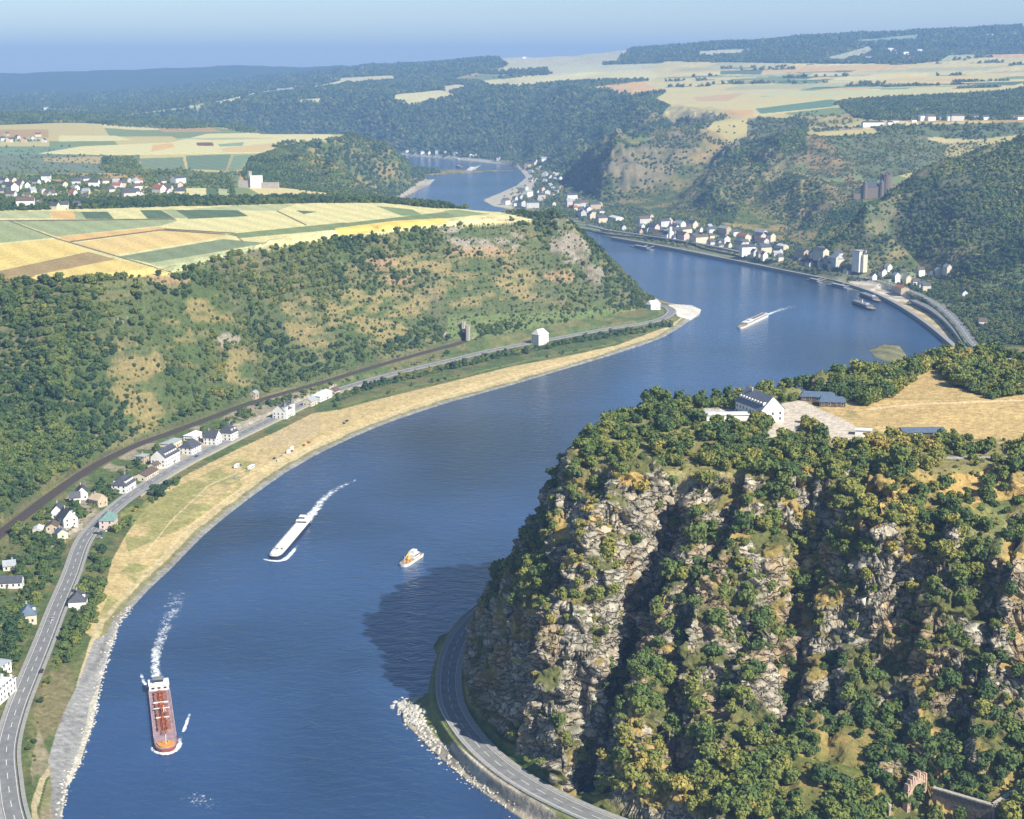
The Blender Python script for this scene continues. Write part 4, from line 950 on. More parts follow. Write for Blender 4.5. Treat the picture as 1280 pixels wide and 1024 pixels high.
def nrm(w):
    w = np.asarray(w, float); t = np.gradient(w, axis=0); t /= np.linalg.norm(t, axis=1, keepdims=True); return t, np.stack([-t[:, 1], t[:, 0]], 1)
def ribbon(name, w, a, b, z, m, parent=None, skirt=0., kind=None, label=None, i0=0, i1=None, th=0.):
    """a strip of road from a to b metres left of the line w, at height z, with sides"""
    w = np.asarray(w)[i0:i1]; t, n = nrm(w); A_ = w + n * a; B_ = w + n * b; mb = MB(); k = len(w); V = []
    for i in range(k): V += [(*A_[i], z), (*B_[i], z), (*A_[i], z - skirt), (*B_[i], z - skirt)]
    F = []
    for i in range(k - 1):
        o = 4 * i; F.append((o, o + 4, o + 5, o + 1))
        if skirt: F += [(o + 2, o + 6, o + 4, o), (o + 1, o + 5, o + 7, o + 3)]
    me = np_mesh(name, V, F, [m], False); return link(name, me, parent, kind=kind, label=label)
def dashes(name, w, c, z, wd, on, off_, m, parent):
    d = np.hypot(*np.diff(w, axis=0).T); L = np.concatenate([[0], np.cumsum(d)]); t_, n_ = nrm(w); V = []; F = []
    for s in np.arange(0, L[-1] - on, on + off_):
        q = []
        for u in (s, s + on):
            x = np.interp(u, L, w[:, 0]); y = np.interp(u, L, w[:, 1]); nx = np.interp(u, L, n_[:, 0]); ny = np.interp(u, L, n_[:, 1])
            q += [(x + nx * (c - wd), y + ny * (c - wd), z), (x + nx * (c + wd), y + ny * (c + wd), z)]
        k = len(V); V += q; F.append((k, k + 2, k + 3, k + 1))
    return link(name, np_mesh(name, V, F, [m], False), parent)

# ------------------------------------------------------------------ roads and railway
rl = ribbon('river_road', W_ROADL, -4.0, 4.0, 7.55, M['asphalt'], skirt=1.5, kind='structure', label='two-lane riverside road on the left bank')
ribbon('edge_line', W_ROADL, -3.5, -3.3, 7.565, M['paint'], rl); ribbon('edge_line', W_ROADL, 3.3, 3.5, 7.565, M['paint'], rl)
dashes('centre_line', W_ROADL, 0, 7.565, .13, 6, 8, M['paint'], rl)
for a, b, nm in ((4.0, 5.8, 'footway'), (-6.4, -4.6, 'footway')):
    ribbon(nm, W_ROADL, a, b, 7.68, M['paving'], skirt=2., kind='structure', label='pale footway beside the left bank road, %s side' % ('slope' if a > 0 else 'river'))
k0 = next(i for i, p in enumerate(W_ROADL) if to_px(p[0], p[1], 7)[0] > 160); k1 = next(i for i, p in enumerate(W_ROADL) if to_px(p[0], p[1], 7)[0] > 455)
wl = ribbon('river_wall', W_ROADL, -9.4, -8.6, 8.5, M['stone'], skirt=5, label='pale stone parapet wall between riverside road and meadow', i0=k0, i1=k1); wl['category'] = 'wall'
rw = ribbon('railway_bed', W_RAILL, -4.3, 4.3, 12.5, M['ballast'], skirt=1.8, kind='structure', label='dark railway line at the foot of the left slope')
for c in (-2.7, -1.25, 1.25, 2.7): ribbon('rail', W_RAILL, c - .09, c + .09, 12.72, M['steel'], rw, skirt=.2)
rr2 = ribbon('cliff_road', W_ROADR, -4.3, 4.3, 7.55, M['asphalt'], skirt=1.5, kind='structure', label='curving road between the big rock and the river')
ribbon('edge_line', W_ROADR, -4., -3.8, 7.565, M['paint'], rr2); ribbon('edge_line', W_ROADR, 3.8, 4., 7.565, M['paint'], rr2); dashes('centre_line', W_ROADR, 0, 7.565, .12, 6, 5, M['paint'], rr2)
ribbon('footway', W_ROADR, 4.3, 6.1, 7.70, M['paving'], skirt=.7, kind='structure', label='pale footway on the river side of the road under the rock')
ribbon('footway', W_ROADR, -7., -4.3, 7.68, M['paving'], skirt=1.4, kind='structure', label='pale gravel verge along the foot of the rock')
rp = thing('guard_rail', (0, 0, 0), 0, 'white guard rail along the river edge of the road under the rock', 'guard rail')
ribbon('rail', W_ROADR, 6.12, 6.26, 8.65, M['paint'], rp, skirt=.35)
t_, n_ = nrm(W_ROADR)
mb = MB(); mb.box(-.07, .07, -.07, .07, 7.2, 8.4); post_me = mb.mesh('post', [M['steel']])
for i in range(0, len(W_ROADR), 2):
    x, y = W_ROADR[i] + n_[i] * 6.2
    if 0 < to_px(x, y, 8)[0] and to_px(x, y, 8)[1] < 1040 and to_px(x, y, 8)[1] > 770: p_ = link('post', post_me, rp); p_.location = (x, y, 0)
for w, r in ((W_ROADL[::2], 8.), (W_RAILL[::2], 6.), (W_ROADR[::2], 8.5)): CLEAR += [(p[0], p[1], r) for p in w]
# roads of the far bank: bank road, railway embankment
W_FARR = resample(smooth_line([(1215,440),(1205,425),(1188,404),(1165,386),(1140,374)], 9), 6)
fr_ = ribbon('bank_road', W_FAR, -5, 5, 10.2, M['asphalt'], skirt=2, kind='structure', label='grey road along the far right bank')
dashes('centre_line', W_FAR, 0, 10.22, .3, 8, 8, M['paint'], fr_)
ribbon('bank_road', W_FARR, -6, 4, 8.2, M['asphalt'], skirt=3, kind='structure', label='second grey road beside the pale quay yard on the far bank')
W_FR2 = resample(smooth_line([(1195,433),(1160,404),(1120,378),(1085,362),(1045,350),(1000,341),(950,331),(900,321),(850,311),(800,302),(765,296)], 5), 6)
q = ribbon('quay_wall', W_FR2, -3, 3, 4.6, M['paving'], skirt=5, kind=None, label='long pale quay wall along the far right bank'); q['category'] = 'wall'
for w, r in ((W_FAR[::2], 6.), (W_FARR[::2], 6), (W_FR2[::2], 6)): CLEAR += [(p[0], p[1], r) for p in w]

# ------------------------------------------------------------------ houses
def gable(mb, L, D, h, rh, wm=0, rm=1, over=.5, hip=0., x0=None):
    x0 = -L / 2 if x0 is None else x0; x1 = x0 + L; y = D / 2
    mb.box(x0, x1, -y, y, -4, h, wm)
    if not hip:
        mb.quad((x0, -y, h), (x0, y, h), (x0, 0, h + rh), m=wm); mb.quad((x1, y, h), (x1, -y, h), (x1, 0, h + rh), m=wm)
def roof_mesh(L, D, h, rh, over=.5, hip=0., th=.25):
    mb = MB(); x = L / 2 + (over if hip else over * .5); y = D / 2 + over; z = h - over * rh / (D / 2) * .6; xr = max(.1, x - hip * D / 2)
    for s in (1, -1):
        q = [(-x, -s * y, z), (x, -s * y, z), (xr, 0, h + rh + .1), (-xr, 0, h + rh + .1)]
        if s < 0: q = q[::-1]
        mb.quad(*q); mb.quad(*[(a, b, c - th) for a, b, c in q[::-1]])
        mb.quad((-x, -s * y, z), (-x, -s * y, z - th), (x, -s * y, z - th), (x, -s * y, z))
    if hip:
        mb.quad((x, -y, z), (x, y, z), (xr, 0, h + rh + .1)); mb.quad((-x, y, z), (-x, -y, z), (-xr, 0, h + rh + .1))
    else:
        for sx in (1, -1):
            mb.quad((sx * x, -y, z), (sx * x, 0, h + rh + .1), (sx * x, 0, h + rh + .1 - th), (sx * x, -y, z - th)); mb.quad((sx * x, y, z), (sx * x, 0, h + rh + .1), (sx * x, 0, h + rh + .1 - th), (sx * x, y, z - th))
    return mb
_wc = {}
def cached(key, f):
    if key not in _wc: _wc[key] = f()
    return _wc[key]
def win_mesh(w, h, fr):
    mb = MB(); mb.box(-w / 2 - .12, w / 2 + .12, -.06, .05, -.12, h + .12, 0); mb.box(-w / 2, w / 2, -.09, -.05, 0, h, 1); return mb.mesh('window', [fr, M['glass']])
def house(px, py, L, D, h, rh, ang, wall, roof, label, cat='house', group=None, hip=0., detail=2, dorm=0, chim=1, loc=None, name='house', rows=None, clear=True, stor=None):
    """one house: walls, roof and what sits on them; the ridge runs along its local x axis"""
    p = loc if loc is not None else hit(px, py); z = p[2]
    if loc is None: L, D, h, rh = L * .96, D * .96, h * .84, rh * 1.08
    e = thing(name, (p[0], p[1], z), ang, label, cat, group)
    mb = MB(); gable(mb, L, D, h, rh if not hip else 0, 0); mb.build('wall', M[wall], e)
    rf = roof_mesh(L, D, h, rh, hip=hip).build('roof', M[roof], e)
    if chim and detail:
        for k in range(chim):
            c = MB(); cx = L * (.25 - .5 * k); c.box(cx - .4, cx + .4, .3, 1.1, h + rh * .5, h + rh + 1.2); c.build('chimney', M['stone'], rf)
    if dorm:
        for k in range(dorm):
            for s in ((1, -1) if detail > 2 else (-1,)):
                c = MB(); cx = L * ((k + .5) / dorm - .5) * .85; yy = s * D * .28; c.box(cx - .8, cx + .8, min(yy, yy + s * 1.6), max(yy, yy + s * 1.6), h + rh * .2, h + rh * .2 + 1.9, 0); c.box(cx - 1, cx + 1, min(yy - s * .6, yy + s * 1.8), max(yy - s * .6, yy + s * 1.8), h + rh * .2 + 1.9, h + rh * .2 + 2.1, 1); c.build('dormer', [M['white'], M[roof]], rf)
    if detail >= 2:
        wm = cached('win', lambda: win_mesh(1.1, 1.5, M['white'])); ns = stor or max(1, int(h / 2.9))
        for st in range(ns):
            zz = .9 + st * 2.9
            n = max(2, int(L / 3.1))
            for s in (1, -1):
                for k in range(n):
                    w = link('window', wm, e); w.location = (L * ((k + .5) / n - .5), -s * D / 2, zz); w.rotation_euler = (0, 0, 0 if s > 0 else math.pi)
            n = max(1, int(D / 3.6))
            for s in (1, -1):
                for k in range(n):
                    w = link('window', wm, e); w.location = (s * L / 2, D * ((k + .5) / n - .5), zz); w.rotation_euler = (0, 0, s * math.pi / 2)
        dm = cached('door', lambda: (lambda b: (b.box(-.6, .6, -.12, .05, -.3, 2.1, 0), b.mesh('door', [M['brownroof']]))[1])(MB()))
        d = link('door', dm, e); d.location = (L * .12, -D / 2, 0)
    if clear: CLEAR.append((p[0], p[1], max(L, D) * .55))
    return e
def tang(w, px, py):
    p = hit(px, py); d = np.hypot(w[:, 0] - p.x, w[:, 1] - p.y); k = int(np.argmin(d)); a = w[max(k - 2, 0)]; b = w[min(k + 2, len(w) - 1)]
    return math.atan2(b[1] - a[1], b[0] - a[0])
TL = lambda px, py, d=0: tang(W_ROADL, px, py) + R(d)
# left bank, from the near end of the road to the spur
house(98, 760, 11, 10, 6.5, 4.5, TL(98, 760), 'white', 'slate', 'white two-storey villa with dark roof and dormer, river side of the near road', dorm=1, hip=.6)
house(36, 776, 11, 9, 6, 4.2, TL(40, 770, 8), 'cream', 'blueroof', 'cream villa with steel blue hipped roof, left of the near road', hip=1., dorm=1)
house(4, 733, 24, 8, 4.2, 2.8, R(8), 'white', 'slate', 'long low white house with slate roof at the left frame edge', chim=0)
house(12, 712, 8, 7, 4, 2.4, R(20), 'cream', 'greyroof', 'small pale house behind the long low white one')
house(-3, 872, 22, 10, 8, 1.2, R(82), 'white', 'paleroof', 'big white flat-topped building cut off by the left frame edge', hip=1., stor=3, chim=0)
house(-2, 842, 12, 8, 7, 1.0, R(70), 'white', 'greyroof', 'white stepped annex behind the big white building at the left edge', hip=1., chim=0)
house(85, 656, 13, 10, 7, 5.2, TL(100, 655, 35), 'white', 'slate', 'tall white gabled house with slate roof west of the road bend', dorm=2)
house(73, 646, 12, 8, 6, 4, TL(100, 655, 10), 'white', 'slate', 'white gabled house just behind the tall white one')
house(66, 662, 11, 8, 3.6, 2, TL(100, 655, 10), 'tan', 'brownroof', 'low brown-roofed farm shed left of the tall white house', chim=0)
house(77, 672, 8, 7, 5, 2.2, TL(100, 655, 30), 'cream', 'blueroof', 'small cream house with blue-grey roof in front of the white gabled pair')
house(48, 666, 10, 6, 3.4, 1.4, TL(100, 655, 10), 'cream', 'paleroof', 'pale ruined looking barn at the end of the farm yard', chim=0)
house(136, 658, 14, 10, 7.2, 4, TL(136, 658, 2), 'pink', 'green', 'rose-white inn with grey-green hipped roof right beside the road bend', hip=.9)
house(103, 622, 13, 8, 6, 3.8, TL(120, 640, 20), 'white', 'slate', 'white gabled house nearest the railway above the road bend')
house(94, 628, 8, 6, 5, 3.2, TL(120, 640, 110), 'white', 'slate', 'narrow white wing in front of the gabled house by the railway', chim=0)
house(123, 631, 10, 9, 5.5, 3.4, TL(123, 640, 60), 'tan', 'tan', 'sandy brown house with blank gable between two white houses')
house(155, 613, 19, 12, 7, 4.8, TL(155, 613), 'white', 'slate', 'white hotel with hipped slate roof and many dormers by the road', hip=1., dorm=5, detail=3)
house(183, 597, 24, 10, 4.6, 2, TL(183, 597), 'cream', 'brownroof', 'long low dark-roofed hall beside the road in front of the big hotel', chim=0)
house(178, 578, 9, 8, 7, 1.0, TL(178, 578), 'tan', 'greyroof', 'tan blocky tower house left of the big hotel', hip=1.)
house(207, 580, 26, 13, 9.5, 5.2, TL(207, 580), 'white', 'slate', 'largest white hotel on the left bank with long slate roof', dorm=6)
house(196, 584, 18, 7, 4, 1.6, TL(207, 580), 'cream', 'brownroof', 'dark-roofed terrace hall in front of the largest hotel', chim=0)
house(214, 559, 22, 10, 6, 1.2, TL(207, 580), 'cream', 'greyroof', 'flat grey-roofed block behind the largest hotel', hip=1., chim=0)
house(238, 566, 16, 12, 7, 4.4, TL(240, 566), 'white', 'slate', 'white house with dark mansard roof right of the largest hotel', hip=.5)
house(241, 549, 17, 9, 5.5, 1.6, TL(240, 555), 'white', 'paleroof', 'white-roofed hall behind the mansard house', hip=.7, chim=0)
house(266, 555, 12, 11, 8, 4.8, TL(266, 555, 90), 'white', 'slate', 'white gabled guesthouse, lower of the adjoining pair by the road')
house(286, 549, 13, 12, 8.5, 6, TL(286, 549), 'white', 'slate', 'white guesthouse with steep hipped slate roof, upper of the adjoining pair', hip=.9, dorm=2)
v = house(354, 521, 20, 12, 9, 4.5, TL(354, 521), 'white', 'slate', 'white villa with twin pointed gables alone beside the road', dorm=3)
for k in (-1, 1):
    c = MB(); c.box(k * 7.5 - 2, k * 7.5 + 2, -7.4, -3.4, 0, 11); c.build('turret', M['white'], v); c = MB(); c.cyl(k * 7.5, -5.4, 11, 16, 3., .05, 4); c.build('spire', M['slate'], v)
house(388, 506, 14, 9, 5, 3, TL(388, 506), 'cream', 'greyroof', 'small cream house at the rear of the long white row')
house(402, 499, 26, 10, 6.5, 2.2, TL(402, 499), 'white', 'paleroof', 'long white flat row beside the middle of the left bank road', hip=.5, chim=0)
house(418, 493, 9, 8, 5, 2.8, TL(418, 493), 'cream', 'brownroof', 'little cream house with brown roof at the far end of the white row')
house(318, 498, 8, 6, 5, 2, TL(354, 521), 'tan', 'greyroof', 'small tan lineman hut above the railway', chim=0)
house(675, 430, 17, 12, 14, 5, TL(675, 430), 'white', 'paleroof', 'tall white tower-like house alone under the terraced slope', hip=.6)
house(816, 386, 19, 10, 8, 4, TL(790, 404), 'white', 'paleroof', 'white inn with pinkish roof at the tip of the spur', hip=.5)
# plateau of the rock
lodge_ang = math.atan2(P(985, 500, 131)[1] - P(948, 523, 131)[1], P(985, 500, 131)[0] - P(948, 523, 131)[0])
pl = Vector(P(949, 520, 130)); pl.z = height(pl.x, pl.y)
a0 = R(112)
house(0, 0, 27, 13.5, 7, 6.8, a0, 'white', 'hostelroof', 'big white hostel with steep blue-grey roof on the plateau edge', 'hostel', loc=pl, dorm=0, chim=1)
for k in range(9):
    c = MB(); c.box(-.7, .7, -.9, .9, 0, 1.9, 0, 0, 0); c.box(-.9, .9, -1.1, 1.1, 1.9, 2.1, 1)
    d = link('dormer', cached('hdorm', lambda: c.mesh('dormer', [M['white'], M['slate']])), bpy.data.objects['hostel'] if 'hostel' in bpy.data.objects else None)
    hostel = [o for o in bpy.data.objects if o.get('category') == 'hostel'][0]; d.parent = hostel; d.location = (-11.6 + 2.9 * k, 4.4, 9.0)
hostel.name = 'hostel'
p = Vector(P(912, 523, 130)); p.z = height(p.x, p.y)
house(0, 0, 26, 7, 3.2, .6, R(4), 'white', 'paleroof', 'low pale flat terrace wing left of the big hostel', 'annex', loc=p, hip=1., chim=0, detail=1)
for x, y, L, D, a, lb in ((1022, 498, 18, 9, -14, 'dark timber pavilion, left of the two at the meadow edge'), (1040, 504, 14, 9, -8, 'dark timber pavilion, right of the two at the meadow edge')):
    p = Vector(P(x, y, 131)); p.z = height(p.x, p.y); house(0, 0, L, D, 3, 2, R(a), 'brownroof', 'blueroof', lb, 'pavilion', loc=p, chim=0, hip=.4, name='pavilion')
p = Vector(P(1079, 541, 130)); p.z = height(p.x, p.y); house(0, 0, 8, 4.5, 2.8, .3, R(-14), 'white', 'paleroof', 'white kiosk box at the end of the plateau car park', 'kiosk', loc=p, chim=0, hip=1., name='kiosk', detail=1)
p = Vector(P(1152, 540, 130)); p.z = height(p.x, p.y); house(0, 0, 22, 9, 2.6, 1.6, R(3), 'brownroof', 'blueroof', 'long steel blue roof half hidden by plateau trees', 'pavilion', loc=p, chim=0, name='pavilion', detail=1)
p = Vector(P(1255, 462, 132)); p.z = height(p.x, p.y); house(0, 0, 9, 6, 2.8, 1.5, R(3), 'cream', 'greyroof', 'small grey-roofed hut under the dark trees beyond the dry meadow', 'hut', loc=p, chim=0, name='hut', detail=1)

# tunnel portal with two turrets in the left slope
p = hit(583, 426); e = thing('tunnel_portal', p, TL(583, 440, 0) + R(60), 'stone railway tunnel portal with two towers in the left slope', 'tunnel portal')
c = MB(); c.box(-4, 4, -1, 4, 6.5, 10.5); c.build('wall', M['stone'], e)
c = MB(); c.box(-3.9, 3.9, 0, 3.8, 0, 6.5); c.build('opening', plain('tunnel_shade', (.012, .011, .010), .9), e)  # solid near-black block: the shade inside the tunnel is put into its colour
for k, hh_ in ((-1, 15), (1, 17)):
    c = MB(); c.prism([(k * 6.6 + 2.7 * math.cos(t * 1.0472), 1 + 2.7 * math.sin(t * 1.0472)) for t in range(6)], -2, hh_)
    for t in range(6): c.box(k * 6.6 + 2.3 * math.cos(t * 1.0472) - .5, k * 6.6 + 2.3 * math.cos(t * 1.0472) + .5, 1 + 2.3 * math.sin(t * 1.0472) - .5, 1 + 2.3 * math.sin(t * 1.0472) + .5, hh_, hh_ + 1.3)
    c.build('tower', M['stone'], e)
CLEAR.append((p.x, p.y, 12))

# crenellated ruin-like arch and the portal walls at the foot of the rock
def P3(px, py, h): return Vector(P(px, py, h))
ar = hit(1143, 1004); e = thing('arch_gate', ar, R(38), 'pinkish stone gate arch with ragged battlements at the foot of the rock', 'gate')
c = MB(); n = 9
for sx in (-1, 1): c.box(sx * 4.6 - 1.5, sx * 4.6 + 1.5, -1.2, 1.2, -3, 7.2 if sx > 0 else 6)
for k in range(n):
    a, b = math.pi * k / n, math.pi * (k + 1) / n; r0_, r1_ = 3.15, 5.2
    q = [(r0_ * math.cos(a), r0_ * math.sin(a) + 5), (r1_ * math.cos(a), r1_ * math.sin(a) + 5), (r1_ * math.cos(b), r1_ * math.sin(b) + 5), (r0_ * math.cos(b), r0_ * math.sin(b) + 5)]
    f0 = [(x, -1.2, z) for x, z in q]; f1 = [(x, 1.2, z) for x, z in q]; c.quad(*f0); c.quad(*f1[::-1])
    for i in range(4): j = (i + 1) % 4; c.quad(f0[i], f1[i], f1[j], f0[j])
M['rosestone'] = plain('rose_stone', (.50, .35, .27), .9, .4, 1.2, .2)
c.build('arch', M['rosestone'], e)
c = MB()
for k in range(9): x = -5.6 + 1.4 * k; c.box(x - .55, x + .55, -1.1, 1.1, 8.5 - abs(x) * .35, 12.2 - abs(x) * .5 + (k % 3) * .8, 0, .12, .2)
c.build('battlements', M['rosestone'], e)
w0, w1, w2 = hit(1166, 1000), P3(1240, 1022, 22), P3(1276, 992, 24)
def wall_between(name, a, b, z0, z1, th, m, label, cat='wall', arch=False):
    d = (b - a); L = math.hypot(d.x, d.y); e = thing(name, (a.x, a.y, 0), math.atan2(d.y, d.x), label, cat)
    c = MB(); c.box(0, L, -th / 2, th / 2, z0, z1); c.build('wall', m, e)
    c = MB(); c.box(-.2, L + .2, -th / 2 - .25, th / 2 + .25, z1, z1 + .6); c.build('coping', M['stone'], e)
    if arch:
        c = MB(); c.cyl(L / 2, 0, 0, th + .3, 3.2, n=20); k = c.v; c.v = [(x, z - th / 2 - .15, z0 + 6 + (y)) for x, y, z in k]; c.build('opening', bpy.data.materials['tunnel_shade'], e)  # near-black disc on the wall, its colour standing in for shade in the archway
    CLEAR.extend([(a.x + d.x * t, a.y + d.y * t, 2.) for t in np.linspace(0, 1, 8)]); return e
zt = ar.z + 7
wall_between('portal_wall', Vector((w0.x, w0.y, 0)), w1, ar.z - 8, zt, 1.4, M['darkstone'], 'long dark stone wall running right from the ragged gate arch')
wall_between('portal_front', w1, w2, ar.z - 8, zt, 1.4, M['stone'], 'pale stone tunnel front with arched opening at the lower right', arch=True)
g0, g1 = hit(1095, 985), hit(1112, 1022)
wall_between('path_wall', g0, g1, min(g0.z, g1.z) - 4, (g0.z + g1.z) / 2 + 1, .7, M['stone'], 'thin pale path wall left of the ragged gate arch')

# flagpole on the tip of the rock
p = Vector(P(724, 548, 130)); p.z = height(p.x, p.y); e = thing('flagpole', p, 0, 'thin white flagpole standing on the tip of the rock', 'flagpole')
c = MB(); c.cyl(0, 0, 0, 13, .16, .1, 8); c.build('pole', M['white'], e); c = MB(); c.cyl(0, 0, -1, .9, 1.6, 1.3, 8); c.build('base', M['stone'], e)
p2 = Vector(P(722, 550, 130)); CLEAR.append((p.x, p.y, 4))

# ------------------------------------------------------------------ far houses: walls and roof, a few window bands
def fh_mesh(L, D, h, rh, wall, roof, hip):
    key = (L, D, h, rh, wall, roof, hip)
    def mk():
        a = MB(); gable(a, L, D, h, 0 if hip else rh, 0)
        b = roof_mesh(L, D, h, rh, .4, hip)
        return a.mesh('wall', [M[wall]]), b.mesh('roof', [M[roof]])
    return cached(key, mk)
WN = {'white': 'white', 'farwhite': 'off-white', 'cream': 'cream', 'tan': 'sandy', 'pink': 'rose'}; RN = {'slate': 'slate', 'brownroof': 'brown', 'redroof': 'red', 'greyroof': 'grey', 'paleroof': 'pale'}
FAR = []
def far_house(px, py, L, D, h, rh, ang, wall, roof, place, group, hip=0., loc=None):
    p = loc if loc is not None else hit(px, py)
    if p.z < 1.5: return None
    L, D, h, rh = round(L * .88, 1), round(D * .88, 1), round(h * .92, 1), round(rh * .92, 1)
    a, b = fh_mesh(L, D, h, rh, wall, roof, hip); e = thing('house', p, ang, '', 'house', group)
    link('wall', a, e); link('roof', b, e); CLEAR.append((p.x, p.y, max(L, D) * .45)); FAR.append((e, px, py, L, WN[wall], RN[roof], place)); return e
hr = random.Random(42)
def pick_size(big=0.):
    if hr.random() < big: return hr.choice([(22, 13, 11, 5), (26, 12, 12, 4), (18, 13, 10, 6)])
    return hr.choice([(12, 9, 6, 4), (10, 9, 6.5, 4.5), (14, 9, 7, 4.5), (11, 8, 5.5, 4)])
WL = ['white'] * 3 + ['farwhite'] * 4 + ['cream'] * 3 + ['tan', 'pink']; RF = ['slate'] * 8 + ['brownroof'] * 3 + ['greyroof'] * 3 + ['redroof']
# hill village behind the left plateau
n = 0; taken = []; tries = 0
while n < 50 and tries < 3000:
    tries += 1
    x, y = hr.uniform(-5, 232), hr.uniform(219, 262)
    if y < 224 + (0 if x < 60 else 3) or (x > 150 and y < 228) or (x > 100 and y > 251): continue
    if any(abs(x - a) < 4.2 and abs(y - b) < 2.6 for a, b in taken): continue
    taken.append((x, y)); L, D, h, rh = pick_size(.12); far_house(x, y, L * 1.15, D * 1.1, h, rh, hr.uniform(0, 3.1), hr.choice(WL), hr.choice(RF), 'the hill village at left', 'houses of the hill village'); n += 1
for x, y, s in ((205, 242, 26), (165, 246, 24), (58, 226, 18), (118, 234, 18)):
    far_house(x, y, s, 13, 9, 5, hr.uniform(-.3, .5), 'white', 'slate', 'the hill village at left', 'houses of the hill village')
for x, y in ((3, 176), (12, 178), (22, 174), (30, 178), (41, 176), (48, 171), (8, 170), (55, 178)):
    L, D, h, rh = pick_size(); far_house(x, y, L * 1.4, D * 1.3, h * 1.2, rh, hr.uniform(0, 3), hr.choice(WL), hr.choice(RF), 'the hamlet above the village', 'houses of the field hamlet')
# the long town on the right bank
n = 0; taken = []; tries = 0
base = [(700, 262, 240), (725, 270, 250), (750, 284, 258), (800, 296, 268), (850, 305, 276), (900, 314, 284), (950, 324, 296), (1000, 334, 308), (1040, 342, 318), (1062, 346, 322)]
while n < 96 and tries < 3000:
    tries += 1
    x = hr.uniform(712, 1060); lo = np.interp(x, [b[0] for b in base], [b[1] for b in base]); hi = np.interp(x, [b[0] for b in base], [b[2] for b in base])
    y = hr.uniform(hi, lo) if hr.random() < .5 else lo - abs(hr.gauss(0, 5)) - 2
    if any(abs(x - a) < 4.4 and abs(y - b) < 2.8 for a, b in taken): continue
    if 757 < x < 790 and y > 272 and hr.random() < .7: continue
    taken.append((x, y)); L, D, h, rh = pick_size(.30 if x < 960 else .1); far_house(x, y, L * 1.1, D * 1.1, h * 1.15, rh * 1.1, tang(W_FAR, x, y) + hr.choice([0, math.pi / 2]) + hr.uniform(-.15, .15), hr.choice(WL), hr.choice(RF), 'the long right bank town', 'houses of the long riverside town'); n += 1
for x, y, L, D, h, rh, w, r in ((770, 276, 46, 20, 8, 3, 'white', 'paleroof'), (905, 306, 24, 14, 13, 5, 'white', 'slate'), (925, 312, 26, 14, 11, 5, 'cream', 'slate'), (842, 292, 26, 12, 13, 5, 'white', 'slate'), (735, 268, 20, 14, 14, 5, 'white', 'slate'), (978, 313, 28, 12, 9, 3, 'cream', 'paleroof')):
    far_house(x, y, L, D, h, rh, tang(W_FAR, x, y), w, r, 'the long right bank town', 'houses of the long riverside town')
for x, y in ((1103, 345), (1120, 351), (1133, 354), (1144, 358), (1152, 361), (1157, 364), (1150, 345), (1166, 348), (1173, 347), (1205, 372), (1091, 350), (1110, 340), (1228, 408), (1184, 342)):
    L, D, h, rh = pick_size(); far_house(x, y, L, D * 1.1, h * 1.3, rh, tang(W_FAR, x, y) + hr.choice([0, 1.57]), hr.choice(['white', 'white', 'cream']), hr.choice(['slate', 'greyroof', 'brownroof']), 'the row beyond the quay yard', 'houses beyond the quay yard')
# the town at the far bend
n = 0; taken = []; tries = 0
while n < 42 and tries < 3000:
    tries += 1
    x, y = hr.uniform(618, 712), hr.uniform(206, 262); c_ = 655 + (y - 206) * -.1
    if not inside([(650,212),(668,206),(700,218),(712,236),(700,258),(640,262),(612,256),(640,244),(662,232)], np.array([x]), np.array([y]))[0]: continue
    if any(abs(x - a) < 3.2 and abs(y - b) < 2. for a, b in taken): continue
    taken.append((x, y)); L, D, h, rh = pick_size(.25); far_house(x, y, L * 1.3, D * 1.2, h * 1.2, rh, hr.uniform(0, 3), hr.choice(WL), hr.choice(RF), 'the town in the far bend', 'houses of the distant town'); n += 1
for x, y in ((509, 193), (528, 193), (536, 194), (548, 194), (557, 193.5), (569, 194), (588, 196), (593, 196), (623, 200), (650, 190), (668, 204), (680, 203)):
    L, D, h, rh = pick_size(.3); far_house(x, y, L * 1.3, D * 1.2, h * 1.2, rh, hr.uniform(0, 3), 'white', hr.choice(['slate', 'greyroof']), 'the row on the far bank', 'houses on the far bank')
# village along the upper road at the right
for x, y in ((1112, 156), (1120, 153.5), (1142, 153), (1156, 151), (1163, 151), (1176, 150), (1190, 151), (1197, 151), (1218, 149), (1232, 150), (1267, 149), (1275, 150)):
    L, D, h, rh = pick_size(.2); far_house(x, y, L * 1.3, D * 1.2, h * 1.1, rh, hr.uniform(-.4, .4), 'white', hr.choice(['slate', 'brownroof']), 'the ridge road at the upper right', 'houses on the ridge road')
far_house(1091, 158, 60, 16, 10, 3, R(6), 'white', 'slate', 'the ridge road at the upper right', 'houses on the ridge road', .6)
n = 0; taken = []; tries = 0
while n < 14 and tries < 3000:
    tries += 1
    x, y = hr.uniform(1075, 1155), hr.uniform(59, 78)
    if any(abs(x - a) < 2.6 and abs(y - b) < 1.5 for a, b in taken) : continue
    if y < 78 - (x - 1070) * .25 - 10 and x < 1100: continue
    taken.append((x, y)); L, D, h, rh = pick_size(.2); far_house(x, y, L * 2, D * 1.6, h * 1.7, rh, hr.uniform(-.6, .6), 'white', 'slate', 'the remote far right village', 'houses of the remote village'); n += 1
for x, y in ((120, 127), (130, 126), (165, 123), (178, 122), (58, 139), (350, 115), (655, 74)):
    far_house(x, y, 26, 16, 12, 5, hr.uniform(-.4, .4), 'white', 'greyroof', 'the hazy land at the upper left', 'houses in the far haze')

